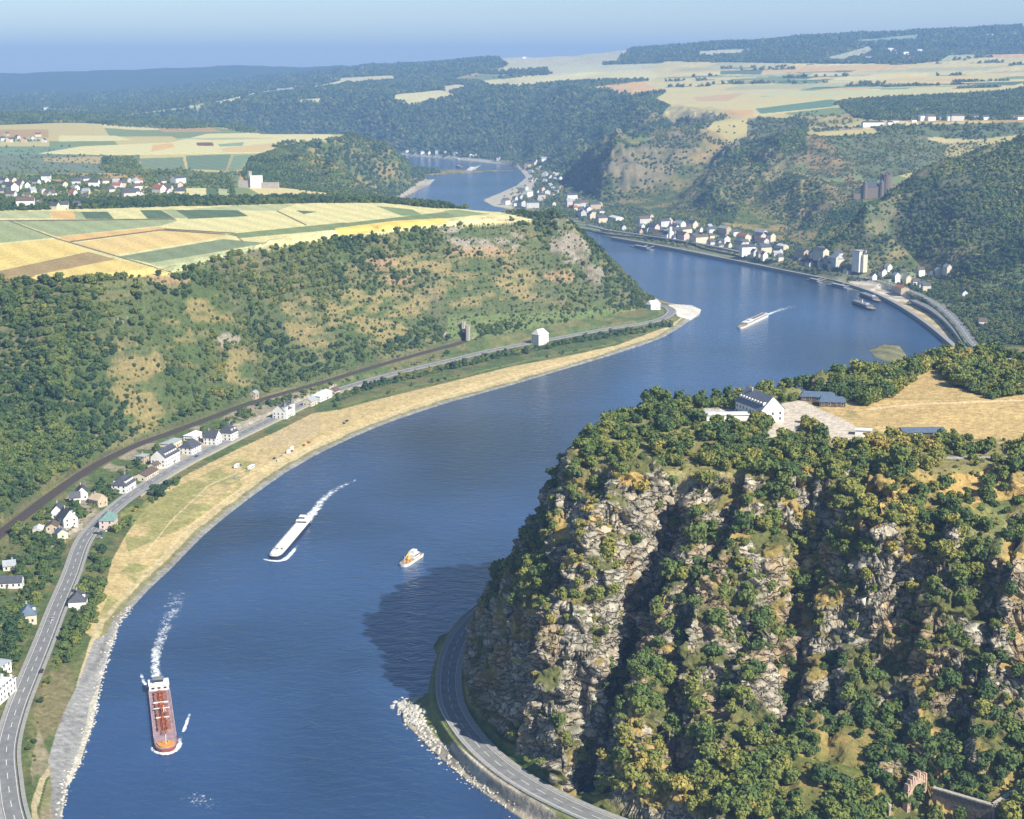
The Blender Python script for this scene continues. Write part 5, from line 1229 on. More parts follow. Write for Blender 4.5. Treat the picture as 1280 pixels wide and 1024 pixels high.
# landmarks of the right bank
p = hit(1073, 343); e = thing('keep_tower', p, tang(W_FAR, 1073, 343), 'tall square white tower rising above the right bank town', 'tower')
c = MB(); c.box(-8, 8, -7, 7, -4, 27); c.build('shaft', M['white'], e); c = MB(); c.box(-8.5, 8.5, -7.5, 7.5, 27, 28.4); c.build('parapet', M['stone'], e)
c = MB(); c.box(-13, -8, -5, 3, -4, 23); c.build('stair_tower', M['cream'], e); c = MB(); c.cyl(-10.5, -1, 23, 31, 3.6, .1, 6); c.build('spire', M['slate'], e)
CLEAR.append((p.x, p.y, 14))
p = hit(831, 299); e = thing('church', p, tang(W_FAR, 831, 299), 'white church with slim tower in the right bank town', 'church')
c = MB(); gable(c, 26, 12, 9, 6, 0); c.build('nave', M['white'], e); roof_mesh(26, 12, 9, 6).build('roof', M['slate'], e)
c = MB(); c.box(-17, -11.5, -2.8, 2.8, -3, 24); c.build('tower', M['white'], e); c = MB(); c.cyl(-14.25, 0, 24, 36, 4., .1, 4); c.build('spire', M['slate'], e); CLEAR.append((p.x, p.y, 16))
p = hit(1097, 246); p.z -= 1
e = thing('castle', p, R(8), 'dark stone castle with round keep on the spur above the right bank', 'castle'); e.scale = (1.2, 1.2, 1.25)
c = MB(); c.box(-26, 2, -10, 10, -12, 16); c.build('hall', M['darkstone'], e); roof_mesh(28, 20, 16, 7, .4, .6).build('roof', M['slate'], e).location = (-12, 0, 0)
c = MB(); c.cyl(14, 2, -12, 34, 10, 9.6, 16); c.build('keep', M['darkstone'], e)
c = MB()
for k in range(10): a = k * .6283; c.box(14 + 8.6 * math.cos(a) - 1.4, 14 + 8.6 * math.cos(a) + 1.4, 2 + 8.6 * math.sin(a) - 1.4, 2 + 8.6 * math.sin(a) + 1.4, 34, 36.5)
c.build('battlements', M['darkstone'], e)
for x in (-26, 2): c = MB(); c.cyl(x, -10, -12, 22, 4, 4, 10); c.cyl(x, -10, 22, 28, 4.4, .1, 10, 1); c.build('tower', [M['darkstone'], M['slate']], e)
c = MB(); c.box(22, 50, -3, -1, -12, 7); c.box(-44, -26, -9, -7, -14, 6); c.build('curtain_wall', M['darkstone'], e); c = MB(); c.box(26, 40, 0, 8, -8, 8); c.build('outbuilding', M['stone'], e)
CLEAR.append((p.x - 6, p.y, 32)); CLEAR.append((p.x + 30, p.y, 18))
p = hit(323, 235); e = thing('castle_ruin', p, R(-5), 'pale ruined castle walls on the wooded hill behind the plateau', 'castle ruin')
c = MB(); c.box(-12, 6, -6, 6, -8, 20); c.build('wall', M['white'], e); c = MB(); c.box(6, 34, -5, 4, -8, 9); c.build('lower_wall', M['stone'], e); c = MB(); c.cyl(-14, 0, -8, 27, 4, 3.6, 8); c.build('tower', M['stone'], e); c = MB(); c.box(-34, -14, -3, 3, -8, 12, 0, 2, .5); c.build('broken_wall', M['stone'], e); CLEAR.append((p.x, p.y, 24))

# a name for each small house: look, then its place in the row
def ordinal(i, n):
    w = ['first', 'second', 'third', 'fourth', 'fifth', 'sixth', 'seventh', 'eighth', 'ninth', 'tenth', 'eleventh', 'twelfth', 'thirteenth', 'fourteenth', 'fifteenth', 'sixteenth', 'seventeenth', 'eighteenth', 'nineteenth', 'twentieth', 'twenty-first', 'twenty-second', 'twenty-third', 'twenty-fourth', 'twenty-fifth', 'twenty-sixth', 'twenty-seventh', 'twenty-eighth', 'twenty-ninth', 'thirtieth']
    return 'leftmost' if i == 0 else 'rightmost' if i == n - 1 else w[min(i, 29)] + ' from left'
fam = {}
for q in FAR:
    sz = 'large' if q[3] >= 20 else 'small'; fam.setdefault((sz, q[4], q[5], q[6]), []).append(q)
for (sz, w, r, pl_), lst in fam.items():
    lst.sort(key=lambda q: q[1])
    for i, q in enumerate(lst):
        q[0]['label'] = ('%s %s %s-roofed house in %s' % (sz, w, r, pl_)) if len(lst) == 1 else ('%s %s %s-roofed house, %s, in %s' % (sz, w, r, ordinal(i, len(lst)), pl_))

# ------------------------------------------------------------------ boats
M['hullred'] = plain('rusty_red_paint', (.26, .065, .045), .6, .35, .35, 0, .4)
M['deckrust'] = plain('rust_deck', (.30, .15, .11), .75, .45, .5)
M['mauve'] = plain('faded_side_deck', (.34, .24, .26), .7, .3, .4)
M['pipe'] = plain('orange_pipe', (.42, .11, .04), .5, .3, .8)
M['orange'] = plain('orange_paint', (.62, .28, .05), .5, .2, .5)
M['hulldark'] = plain('dark_hull', (.035, .035, .045), .5, .2, .5, 0, .4)
M['shipwhite'] = plain('ship_white', (.74, .73, .70), .5, .08, .5, 0, .4)
M['deckgrey'] = plain('grey_deck', (.20, .21, .22), .7, .25, .6)
M['wood'] = plain('wood_deck', (.38, .26, .15), .7, .3, .6)
M['yellow'] = plain('yellow_paint', (.70, .48, .08), .5, .15, .5)
def hull(L, B, z0, z1, bow=.18, stern=.06, flare=.12, n=9):
    """closed hull, bow towards +x"""
    def out(s, e):
        o = []
        xs = [-L / 2 + L * stern * .2, -L / 2 + L * stern] + [L / 2 - L * bow * (1 - math.sin(t * math.pi / 2 / n)) for t in range(n)] + [L / 2]
        ws = [B / 2 * .72, B / 2] + [B / 2 * math.cos(t * math.pi / 2 / n) ** .6 for t in range(n)] + [.15]
        r = [(x * e, -w * s) for x, w in zip(xs, ws)]; l = [(x * e, w * s) for x, w in zip(xs, ws)][::-1]
        return r + l
    mb = MB(); mb.prism(out(1 - flare, .985), z0, z1, 0, out(1, 1)); return mb, out
def vessel(name, stern, bow, z, label, cat):
    a, b = Vector(P(*stern, 0)), Vector(P(*bow, 0)); c = (a + b) / 2; d = b - a
    return thing(name, (c.x, c.y, z), math.atan2(d.y, d.x), label, cat), d.length
# red tanker barge
e, L = vessel('tanker_barge', (197.5, 854), (208.5, 941), 0, 'long red tanker barge heading down the river at the lower left', 'barge')
B = 10.8; mb, out = hull(L, B, -1.2, 1.6, .11); mb.build('hull', M['hullred'], e)
c = MB(); o = out(.94, .985); c.prism(o, 1.6, 1.75); c.build('deck', M['mauve'], e)
c = MB(); c.box(-L * .30, L * .27, -3.3, 3.3, 1.75, 2.7, 0, .3, .3); c.build('tank_trunk', M['deckrust'], e)
for y in (-1.1, -.4, .5, 1.2):
    c = MB(); c.bar((-L * .30, y, 3.1), (L * .33, y, 3.1), .16); c.build('pipe', M['pipe'], e)
c = MB()
for k in range(9): x = -L * .28 + L * .064 * k; c.bar((x, -3.6, 3.0), (x, 3.6, 3.0), .12); c.box(x - .5, x + .5, -.5, .5, 2.7, 3.8)
c.build('cross_pipes', M['pipe'], e)
for k in range(6):
    for s in (-1, 1): x = -L * .25 + L * .1 * k; c = MB(); c.cyl(x, s * 2.2, 2.7, 3.3, .75, n=10); c.build('tank_hatch', M['deckrust'], e)
for x, w in ((L * .10, 3.2), (-L * .03, 3.8), (-L * .12, 3.6)): c = MB(); c.box(x - .35, x + .35, -w, w, 2.75, 3.25); c.build('walkway', M['shipwhite'], e)
c = MB(); c.bar((L * .02, .8, 2.7), (L * .02, .8, 6.2), .25); c.bar((L * .02, .8, 6), (L * .11, 1.6, 6.6), .18); c.build('crane', M['shipwhite'], e)
c = MB(); c.box(-L * .43, -L * .335, -4.9, 4.9, 1.7, 4.5); c.box(-L * .435, -L * .33, -5.2, 5.2, 4.5, 4.7); ca = c.build('cabin', M['shipwhite'], e)
for s in (-1, 0, 1):
    w = link('window', cached('shipwin', lambda: win_mesh(1.6, 1., M['shipwhite'])), ca); w.location = (-L * .335, s * 3, 2.6); w.rotation_euler = (0, 0, math.pi / 2)
c = MB(); c.box(-L * .40, -L * .36, -2.4, 2.4, 4.7, 6.9, 0, .2, .2); c.box(-L * .398, -L * .3575, -2.35, 2.35, 5.5, 6.4, 1); wh = c.build('wheelhouse', [M['shipwhite'], M['glass']], e)
c = MB(); c.box(-L * .405, -L * .355, -2.7, 2.7, 6.9, 7.1); c.build('wheelhouse_roof', M['deckgrey'], wh)
c = MB(); c.box(-L * .47, -L * .445, -3, 3, 1.7, 3.2); c.build('engine_housing', M['hullred'], e)
c = MB(); c.box(-L * .455, -L * .44, 3.1, 4.4, 2, 3.4); c.build('lifeboat', M['orange'], e)
c = MB(); c.prism([(x, y) for x, y in out(.8, .96) if x > L * .40], 1.76, 2.2); c.cyl(L * .42, 1.4, 2.2, 3, .6); c.cyl(L * .42, -1.4, 2.2, 3, .6); c.build('anchor_winch', M['orange'], e)
c = MB(); c.cyl(L * .45, 0, 2.2, 7.5, .14); c.build('mast', M['shipwhite'], e)
for s in (-1, 1):
    c = MB(); c.bar((-L * .33, s * 5.2, 2.8), (L * .36, s * 5.2, 2.8), .06); c.build('handrail', M['shipwhite'], e)
    for k in range(5): c = MB(); x = -L * .3 + k * L * .15; c.bar((x, s * 5.2, 1.6), (x, s * 5.2, 2.8), .07); c.build('stanchion', M['shipwhite'], e)
# white cruiser
def cruiser(stern, bow, B, label, decks=2, hullm='shipwhite', deckm='shipwhite', name='passenger_ship', cat='ship', funnel=False, seats=True):
    e, L = vessel(name, stern, bow, 0, label, cat)
    mb, out = hull(L, B, -1, 1.9, .17, .06); mb.build('hull', M[hullm], e)
    c = MB(); c.prism(out(.96, .99), 1.9, 2.1); c.build('main_deck', M['wood'], e)
    for k in range(decks):
        c = MB(); z = 2.1 + 2.6 * k; x0, x1 = -L * (.44 - .03 * k), L * (.30 - .07 * k); w = B * (.42 - .03 * k)
        c.box(x0, x1, -w, w, z, z + 2.4); s_ = c.build('saloon', M[deckm], e)
        c = MB(); c.box(x0 + 1, x1 - 1, -w - .04, w + .04, z + .9, z + 1.8); c.build('window_band', M['glass'], s_)
        c = MB(); c.box(x0 - .6, x1 + .8, -w - .5, w + .5, z + 2.4, z + 2.6); c.build('roof_deck', M[deckm], s_)
    zt = 2.1 + 2.6 * decks
    c = MB(); c.box(L * .12, L * .18, -B * .22, B * .22, zt - 1.2, zt + 1.6); c.box(L * .118, L * .182, -B * .2, B * .2, zt + .5, zt + 1.2, 1); c.build('wheelhouse', [M['shipwhite'], M['glass']], e)
    if seats:
        for k in range(12):
            c = MB(); x = -L * .38 + k * L * .038; c.box(x - .3, x + .3, -B * .3, B * .3, zt, zt + .8); c.build('bench_row', M['wood' if k % 2 else 'deckgrey'], e)
    if funnel: c = MB(); c.cyl(-L * .1, 0, zt, zt + 4, 1.1, 1., 12); c.build('funnel', M['cream'], e)
    c = MB(); c.cyl(L * .24, 0, 2, zt + 4, .12); c.bar((L * .24, -1.6, zt + 2), (L * .24, 1.6, zt + 2), .08); c.build('mast', M['shipwhite'], e)
    c = MB(); c.cyl(-L * .48, 0, 2, 5.5, .08); c.box(-L * .48 - 1.6, -L * .48, -.03, .03, 4.3, 5.4); c.build('stern_flag', M['shipwhite'], e); return e, L
e, L = vessel('tanker_barge', (383, 651), (342, 699), 0, 'white-decked motor barge with foaming wake in mid river', 'barge')
mb, out = hull(L, 9.2, -1, 1.7, .12); mb.build('hull', M['hulldark'], e)
c = MB(); c.prism(out(.95, .985), 1.7, 1.85); c.build('deck', M['paleroof'], e)
for k in range(6):
    x = -L * .27 + L * .108 * k; c = MB(); c.box(x - L * .046, x + L * .046, -3.3, 3.3, 1.85, 3.3, 0, .25, .25); c.build('hatch_cover', M['shipwhite'], e)
    for s in (-1, 1): c = MB(); c.box(x + L * .05, x + L * .056, s * 1.5 - .8, s * 1.5 + .8, 1.85, 2.8); c.build('vent_box', M['deckgrey'], e)
for s in (-1, 1):
    c = MB(); c.bar((-L * .33, s * 4.2, 2.7), (L * .36, s * 4.2, 2.7), .06); c.build('handrail', M['shipwhite'], e)
c = MB(); c.box(-L * .44, -L * .34, -3.9, 3.9, 1.8, 4.4); ca = c.build('cabin', M['shipwhite'], e)
c = MB(); c.box(-L * .441, -L * .339, -3.5, 3.5, 2.7, 3.6); c.build('window_band', M['glass'], ca)
c = MB(); c.box(-L * .41, -L * .36, -2.3, 2.3, 4.4, 6.8, 0, .2, .2); c.box(-L * .3595, -L * .357, -2, 2, 5.3, 6.2, 1); c.build('wheelhouse', [M['shipwhite'], M['glass']], e)
c = MB(); c.box(-L * .47, -L * .45, -1.2, 3.2, 1.8, 3.0); c.build('lifeboat', M['shipwhite'], e)
c = MB(); c.prism([(x, y) for x, y in out(.8, .96) if x > L * .40], 1.86, 2.4); c.cyl(L * .42, 1.2, 2.4, 3.2, .5); c.cyl(L * .42, -1.2, 2.4, 3.2, .5); c.build('anchor_winch', M['shipwhite'], e)
c = MB(); c.cyl(L * .37, 0, 2.2, 7, .14); c.build('mast', M['shipwhite'], e)
cruiser((958, 395), (924, 411), 9.5, 'white passenger ship beyond the gravel spit', 1)
# orange work boat
e, L = vessel('work_boat', (525, 694), (503, 709), 0, 'small orange and white buoy tender alone in mid river', 'work boat')
mb, out = hull(L, 7, -.8, 1.8, .24); mb.build('hull', M['shipwhite'], e); c = MB(); c.prism(out(.9, .98), 1.8, 1.95); c.build('deck', M['wood'], e)
c = MB(); c.box(-L * .30, L * .02, -2.4, 2.4, 1.95, 4.4, 0, .2, .2); ca = c.build('cabin', M['shipwhite'], e); c = MB(); c.box(-L * .28, 0, -2.42, 2.42, 3., 3.8); c.build('window_band', M['glass'], ca)
c = MB(); c.box(-L * .22, -L * .04, -1.6, 1.6, 4.4, 6.6); c.build('wheelhouse', M['shipwhite'], e)
c = MB(); c.cyl(L * .16, 0, 1.9, 3.4, 1.3, .9, 8); c.bar((L * .16, 0, 3), (L * .08, 0, 7.5), .35); c.bar((L * .08, 0, 7.4), (L * .34, 0, 4.6), .3); c.build('crane', M['yellow'], e)
for x, y in ((L * .28, 1.2), (L * .27, -1.3), (L * .2, 1.9)): c = MB(); c.cyl(x, y, 1.95, 3.6, .8, .15, 8); c.build('buoy', M['orange'], e)
c = MB(); c.cyl(L * .38, 0, 1.9, 6.5, .1); c.build('mast', M['shipwhite'], e)
# moored vessels
cruiser((1068, 379), (1092, 388), 11, 'dark moored passenger ship lying off the quay, outer one', 1, 'hulldark', 'deckgrey', seats=False, funnel=True)
cruiser((1077, 369), (1099, 378), 10, 'dark moored ship closer to the quay wall, inner one', 1, 'hulldark', 'deckgrey', seats=False)
def pontoon(px, py, px2, py2, B, label):
    e, L = vessel('landing_stage', (px, py), (px2, py2), 0, label, 'landing stage')
    c = MB(); c.box(-L / 2, L / 2, -B / 2, B / 2, -.8, 1.2); c.build('pontoon', M['deckgrey'], e)
    c = MB(); c.box(-L * .3, L * .3, -B * .3, B * .3, 1.2, 3.8); s_ = c.build('shelter', M['deckgrey'], e); c = MB(); c.box(-L * .32, L * .32, -B * .38, B * .38, 3.8, 4.05); c.build('shelter_roof', M['greyroof'], s_)
    c = MB(); c.bar((-L * .1, B * .4, 1.6), (-L * .1, B * .4 + 13, 4.6), .6); c.bar((L * .2, B * .4, 1.6), (L * .2, B * .4 + 13, 4.6), .6); c.build('gangway', M['steel'], e)
for q in [(1036, 356, 1062, 362, 9, 'long landing stage just left of the moored dark ships'), (1010, 350, 1026, 354, 7, 'short landing stage below the white tower'), (790, 308, 815, 313, 9, 'white landing stage near the church end of town')]:
    pontoon(*q[:5], q[5])
# far ships at the bend
cruiser((592, 211), (585, 216), 20, 'white ship with wake on the far bend of the river', 2, seats=False)
cruiser((577, 210), (571, 208), 14, 'tiny dark barge behind the white ship at the far bend', 1, 'hulldark', 'deckgrey', 'barge', 'barge', seats=False)
cruiser((575, 200), (566, 199), 14, 'tiny pale barge close to the far bank', 1, 'hulldark', 'shipwhite', 'barge', 'barge', seats=False)

# ------------------------------------------------------------------ foam
def foam_mat():
    m, n, l, b = mat('foam', .7); b.inputs['Base Color'].default_value = (.80, .84, .86, 1)
    at = n.new('ShaderNodeAttribute'); at.attribute_name = 'foam'
    co = n.new('ShaderNodeTexCoord').outputs['Object']; t = noise_node(n, l, .9, 6, co, .8); t2 = noise_node(n, l, .22, 3, co, 1.)
    a = n.new('ShaderNodeMath'); a.operation = 'ADD'; l.new(t.outputs[0], a.inputs[0]); l.new(t2.outputs[0], a.inputs[1])
    s = n.new('ShaderNodeMath'); s.operation = 'MULTIPLY_ADD'; l.new(at.outputs['Fac'], s.inputs[0]); s.inputs[1].default_value = .75; l.new(a.outputs[0], s.inputs[2])
    r = ramp(n, l, s.outputs[0], [(0, (0, 0, 0)), (1, (1, 1, 1))]); r.color_ramp.elements[0].position = .0
    mr = n.new('ShaderNodeMapRange'); mr.inputs[1].default_value = 1.20; mr.inputs[2].default_value = 1.55; l.new(s.outputs[0], mr.inputs[0]); l.new(mr.outputs[0], b.inputs['Alpha'])
    n.remove(r); return m
M['foam'] = foam_mat()
def wake(name, path, widths, amt, z, label, nw=10):
    """foam on the water along a line; thick in the middle, thinning outwards and along"""
    w = resample(smooth_line(path, 0), 2.5); k = len(w); t, n = nrm(w); u = np.linspace(0, 1, k)
    wd = np.interp(u, np.linspace(0, 1, len(widths)), widths); am = np.interp(u, np.linspace(0, 1, len(amt)), amt)
    V = []; A = []
    for i in range(k):
        for j in range(nw + 1):
            s = j / nw * 2 - 1; V.append((w[i, 0] + n[i, 0] * s * wd[i], w[i, 1] + n[i, 1] * s * wd[i], z)); A.append(am[i] * (1 - abs(s) ** 2))
    F = [(i * (nw + 1) + j, i * (nw + 1) + j + 1, (i + 1) * (nw + 1) + j + 1, (i + 1) * (nw + 1) + j) for i in range(k - 1) for j in range(nw)]
    me = np_mesh(name, V, F, [M['foam']], True); a = me.attributes.new('foam', 'FLOAT', 'POINT'); a.data.foreach_set('value', np.array(A, np.float32)); return link(name, me, kind='stuff', label=label)
wake('wake_foam', [(198,858),(194,830),(200,800),(213,770),(224,738)], [3, 3.2, 4.2, 6, 7], [.85, .55, .40, .32, .1], .02, 'white foam trailing behind the red tanker barge')
wake('wake_foam', [(380,654),(392,640),(404,624),(420,612),(445,600)], [5, 4.5, 4, 4, 3], [1., .7, .5, .4, .2], .02, 'white foam trailing behind the white-decked barge')
wake('wake_foam', [(330,699),(342,702),(356,700),(372,682)], [1.5, 2.5, 2, 1], [.6, 1., .9, .3], .024, 'bow wave at the front of the white-decked barge')
wake('wake_foam', [(190,934),(198,943),(210,944),(221,938),(226,920)], [1.5, 2.2, 2.2, 2, 1], [.3, .9, 1.1, .8, .2], .024, 'bow wave curling round the red tanker barge')
wake('wake_foam', [(229,915),(234,902),(237,892)], [1.2, 1.2, .8], [.6, .9, .3], .028, 'small streak of foam right of the red tanker barge')
wake('wake_foam', [(176,842),(178,850),(186,862)], [1., 1.4, 1.], [.3, .8, .4], .028, 'small streak of foam left of the red tanker barge')
wake('wake_foam', [(225,1005),(245,995),(262,1012)], [5, 8, 4], [.05, .17, .05], .02, 'faint patch of foam at the bottom of the river')
wake('wake_foam', [(958,394),(968,390),(980,386),(992,383)], [4, 5, 7, 8], [.8, .5, .35, .2], .02, 'thin foam trailing behind the passenger ship')
wake('wake_foam', [(588,213),(596,209),(601,206)], [9, 8, 5], [1., .7, .3], .03, 'foam behind the ship on the far bend')
# pale rocks in the water at the foot of the road
M['limestone'] = plain('pale_rock', (.50, .47, .41), .9, .3, .6, .3)
rk = random.Random(9)
def rock_mesh(seed):
    bm = bmesh.new(); bmesh.ops.create_icosphere(bm, subdivisions=2, radius=1); q = random.Random(seed); k = [Vector((q.uniform(-1, 1), q.uniform(-1, 1), q.uniform(-.4, 1))).normalized() for _ in range(9)]
    for v in bm.verts:
        for d in k:
            t = v.co.dot(d); lim = .62 + .2 * q.random() * 0
            if t > lim: v.co -= d * (t - lim)
        v.co.z *= .6
    me = bpy.data.meshes.new('rock'); bm.to_mesh(me); bm.free(); me.materials.append(M['limestone']); return me
RKM = [rock_mesh(k) for k in range(4)]
riprap = []
V = []; F = []; nn = 0
for a, b, nrk, s0, s1 in (((500, 880), (522, 906), 200, .7, 2.2), ((520, 900), (560, 955), 120, .5, 1.4), ((560, 955), (640, 1014), 90, .4, 1.)):
    for k in range(nrk):
        t = rk.random(); px, py = a[0] + (b[0] - a[0]) * t + rk.gauss(0, 6), a[1] + (b[1] - a[1]) * t + rk.gauss(0, 5); x, y, _ = P(px, py, 0); h = height(x, y)
        if h < -2.2 or h > 3.5: continue
        me = rk.choice(RKM); s = rk.uniform(s0, s1); vv = np.array([v.co[:] for v in me.vertices]); ff = np.array([p.vertices[:] for p in me.polygons]); an = rk.uniform(0, 6.28)
        vv = vv @ np.array([[math.cos(an), math.sin(an), 0], [-math.sin(an), math.cos(an), 0], [0, 0, 1]]) * s + (x, y, max(h, -.3)); V.append(vv); F.append(ff + nn); nn += len(vv)
link('bank_boulders', np_mesh('bank_boulders', np.concatenate(V), np.concatenate(F), [M['limestone']], False), kind='stuff', label='heap of pale riprap boulders on the shore below the cliff road')
V = []; F = []; nn = 0
for k in range(420):
    i = rk.randrange(len(SHORE_L[2:12]) - 1); a, b = SHORE_L[2 + i], SHORE_L[3 + i]; t = rk.random(); px, py = a[0] + (b[0] - a[0]) * t - abs(rk.gauss(0, 5)) + 1, a[1] + (b[1] - a[1]) * t + rk.gauss(0, 2); x, y, _ = P(px, py, 0); h = height(x, y)
    if h < -1: continue
    me = rk.choice(RKM); s = rk.uniform(.3, 1.0); vv = np.array([v.co[:] for v in me.vertices]); ff = np.array([p.vertices[:] for p in me.polygons]); V.append(vv * s + (x, y, max(h, -.1))); F.append(ff + nn); nn += len(vv)
link('shore_stones', np_mesh('shore_stones', np.concatenate(V), np.concatenate(F), [M['limestone']], False), kind='stuff', label='loose pale stones along the gravel shore at the lower left')

# ------------------------------------------------------------------ cars, caravans
TYRE = plain('tyre', (.02, .02, .02), .8)
CP = {'white': M['shipwhite'], 'red': plain('red_car_paint', (.45, .04, .03), .3, .05, 1, 0, .5), 'blue': plain('blue_car_paint', (.05, .12, .32), .3, .05, 1, 0, .5), 'dark': plain('dark_car_paint', (.03, .035, .04), .3, .05, 1, 0, .5), 'silver': plain('silver_car_paint', (.45, .46, .47), .3, .05, 1, 0, .5), 'beige': plain('beige_car_paint', (.52, .44, .3), .3, .05, 1, 0, .5)}
def car_meshes(col):
    b = MB(); b.box(-2.1, 2.1, -.85, .85, .35, .95, 0, .08, .05); b.quad((-2.0, -.8, .95), (2.0, -.8, .95), (2.0, .8, .95), (-2.0, .8, .95))
    g = MB(); g.prism([(-1.5, -.75), (1., -.75), (1., .75), (-1.5, .75)], .95, 1.42, 0, [(-1.2, -.62), (.45, -.62), (.45, .62), (-1.2, .62)])
    r = MB(); r.box(-1.2, .45, -.62, .62, 1.42, 1.47)
    w = MB(); w.bar((0, -.1, 0), (0, .1, 0), .32, n=12)
    return b.mesh('body', [CP[col]]), g.mesh('cabin', [M['glass']]), r.mesh('roof', [CP[col]]), w.mesh('wheel', [TYRE])
def car(px, py, ang, col, label, z=None, grp=None):
    p = hit(px, py) if z is None else Vector(P(px, py, z)); e = thing('car', p, ang, label, 'car', grp); m = cached('car' + col, lambda: car_meshes(col))
    for nme, q in zip(('body', 'cabin', 'roof'), m): link(nme, q, e)
    for x in (-1.3, 1.3):
        for y in (-.8, .8): w = link('wheel', m[3], e); w.location = (x, y, .32)
def camper(px, py, ang, L, label, stripe='silver'):
    p = hit(px, py); e = thing('caravan', p, ang, label, 'caravan', 'caravans on the beach meadow'); c = MB(); c.box(-L / 2, L / 2, -1.2, 1.2, .45, 2.9, 0, .15, .08); b = c.build('body', M['shipwhite'], e)
    c = MB(); c.box(-L / 2 + .8, L / 2 - .8, -1.24, 1.24, 1.5, 2.1); c.build('window_band', M['glass'], b)
    for s in (-1, 1): w = link('wheel', cached('carwhite', lambda: car_meshes('white'))[3], e); w.location = (0, s * 1.05, .32)
car(52, 840, tang(W_ROADL, 52, 840), 'dark', 'dark car driving on the near left road by the crossing', 7.56)
car(66, 775, tang(W_ROADL, 66, 775) + 0, 'silver', 'silver car on the left road beside the near villa', 7.56)
car(131, 645, tang(W_ROADL, 131, 645), 'red', 'red car on the left road at the bend behind the inn', 7.56)
car(246, 571, tang(W_ROADL, 246, 571), 'blue', 'blue car passing the mansard house on the left road', 7.56)
for x, y, c_, lb in ((120, 668, 'dark', 'dark parked car beside the road bend, leftmost of four'), (126, 668, 'blue', 'blue parked car beside the road bend, second of four'), (124, 673, 'silver', 'silver parked car beside the road bend, nearest of four'), (130, 665, 'white', 'white parked car beside the road bend, rightmost of four')):
    car(x, y, TL(x, y, 60), c_, lb, None, 'cars parked at the bend')
for i, (x, y, c_) in enumerate(((294, 598, 'silver'), (343, 574, 'dark'), (347, 577, 'white'), (364, 565, 'dark'), (380, 558, 'red'), (430, 530, 'dark'), (434, 527, 'dark'), (352, 571, 'silver'), (386, 554, 'red'), (300, 583, 'blue'))):
    car(x, y, TL(x, y, 20 * (i % 3)), c_, '%s car parked on the dry beach meadow, %s along the river' % (c_, ('first', 'second', 'fourth', 'sixth', 'seventh', 'ninth', 'tenth', 'fifth', 'eighth', 'third')[i]), None, 'cars parked on the beach meadow')
for x, y, L_, a_, lb in ((296, 585, 7, 5, 'white caravan on the beach, left one of a pair'), (314, 586, 9, 0, 'longer white caravan on the beach, right one of a pair'), (361, 567, 6, 10, 'white caravan on the beach near dark cars'), (365, 563, 6, 10, 'white caravan on the beach, farthest from the road bend')):
    camper(x, y, TL(x, y, a_), L_, lb)
for i in range(0):
    x, y = 552 + i * 8.5, 0; y = 484 - i * 2.1
# quay yard: red-orange shed, parked vehicles
p = hit(1127, 366); house(0, 0, 26, 12, 5, 2, tang(W_FAR, 1127, 366), 'tan', 'redroof', 'orange-red shed in the pale quay yard', 'shed', loc=p, name='shed', detail=1, chim=0)
for i, (x, y, c_) in enumerate(((1150, 376, 'red'), (1154, 379, 'dark'), (1112, 364, 'white'), (1100, 359, 'silver'), (1140, 372, 'white'))): car(x, y, tang(W_FAR, x, y), c_, '%s vehicle parked in the pale quay yard, number %s from the left' % (c_, ('four', 'five', 'two', 'one', 'three')[i]), None, 'vehicles in the quay yard')

# ------------------------------------------------------------------ the nearest trees one by one, the rest as woodland
def clear_of(lst):
    """drop scattered trees that would stand in a road, a track or a house"""
    global T
    k = np.ones(len(T), bool)
    for x, y, r in lst: k &= (T[:, 0] - x) ** 2 + (T[:, 1] - y) ** 2 > (r + T[:, 3] * .75) ** 2
    T = T[k]
clear_of(CLEAR)
px_, py_, dd_ = to_px(T[:, 0], T[:, 1], T[:, 2] + T[:, 3])
vis = (px_ > -5) & (px_ < 1285) & (py_ > 0) & (py_ < 1030)
# seen from the camera? march the line of sight
def seen(P3):
    ok = np.ones(len(P3), bool)
    for s in np.linspace(.5, .985, 130):
        q = P3 * s; z = HCAM + (P3[:, 2] - HCAM) * s; ok &= z > sample(HG, q[:, 0], q[:, 1]) - .3
    return ok
near = np.argsort(dd_ / T[:, 3]); near = [k for k in near if vis[k]][:900]
P3 = np.stack([T[near, 0], T[near, 1], T[near, 2] + T[near, 3] * 1.1], 1); ok = seen(P3)
pick = [k for k, o in zip(near, ok) if o][:NSINGLE]
def tone(t): return 'dark green' if t < .33 else 'mid green' if t < .5 else 'olive green' if t < .66 else 'yellow-green' if t < .82 else 'golden'
def zone(px, py):
    cx_ = 'left of the long cleft' if px < np.interp(py, [570, 700, 900], [850, 815, 740]) else 'between the two clefts' if px < np.interp(py, [590, 750, 900], [1029, 1000, 978]) else 'right of the short cleft' if px < 1160 else 'at the right edge'
    if py < 560: return 'on the plateau top, ' + ('near the hostel' if px < 1040 else 'by the dry meadow')
    ry = 'under the plateau' if py < 640 else 'high on the face' if py < 740 else 'halfway down' if py < 850 else 'low on the face' if py < 950 else 'at the foot'
    return ry + ', ' + cx_
fam = {}
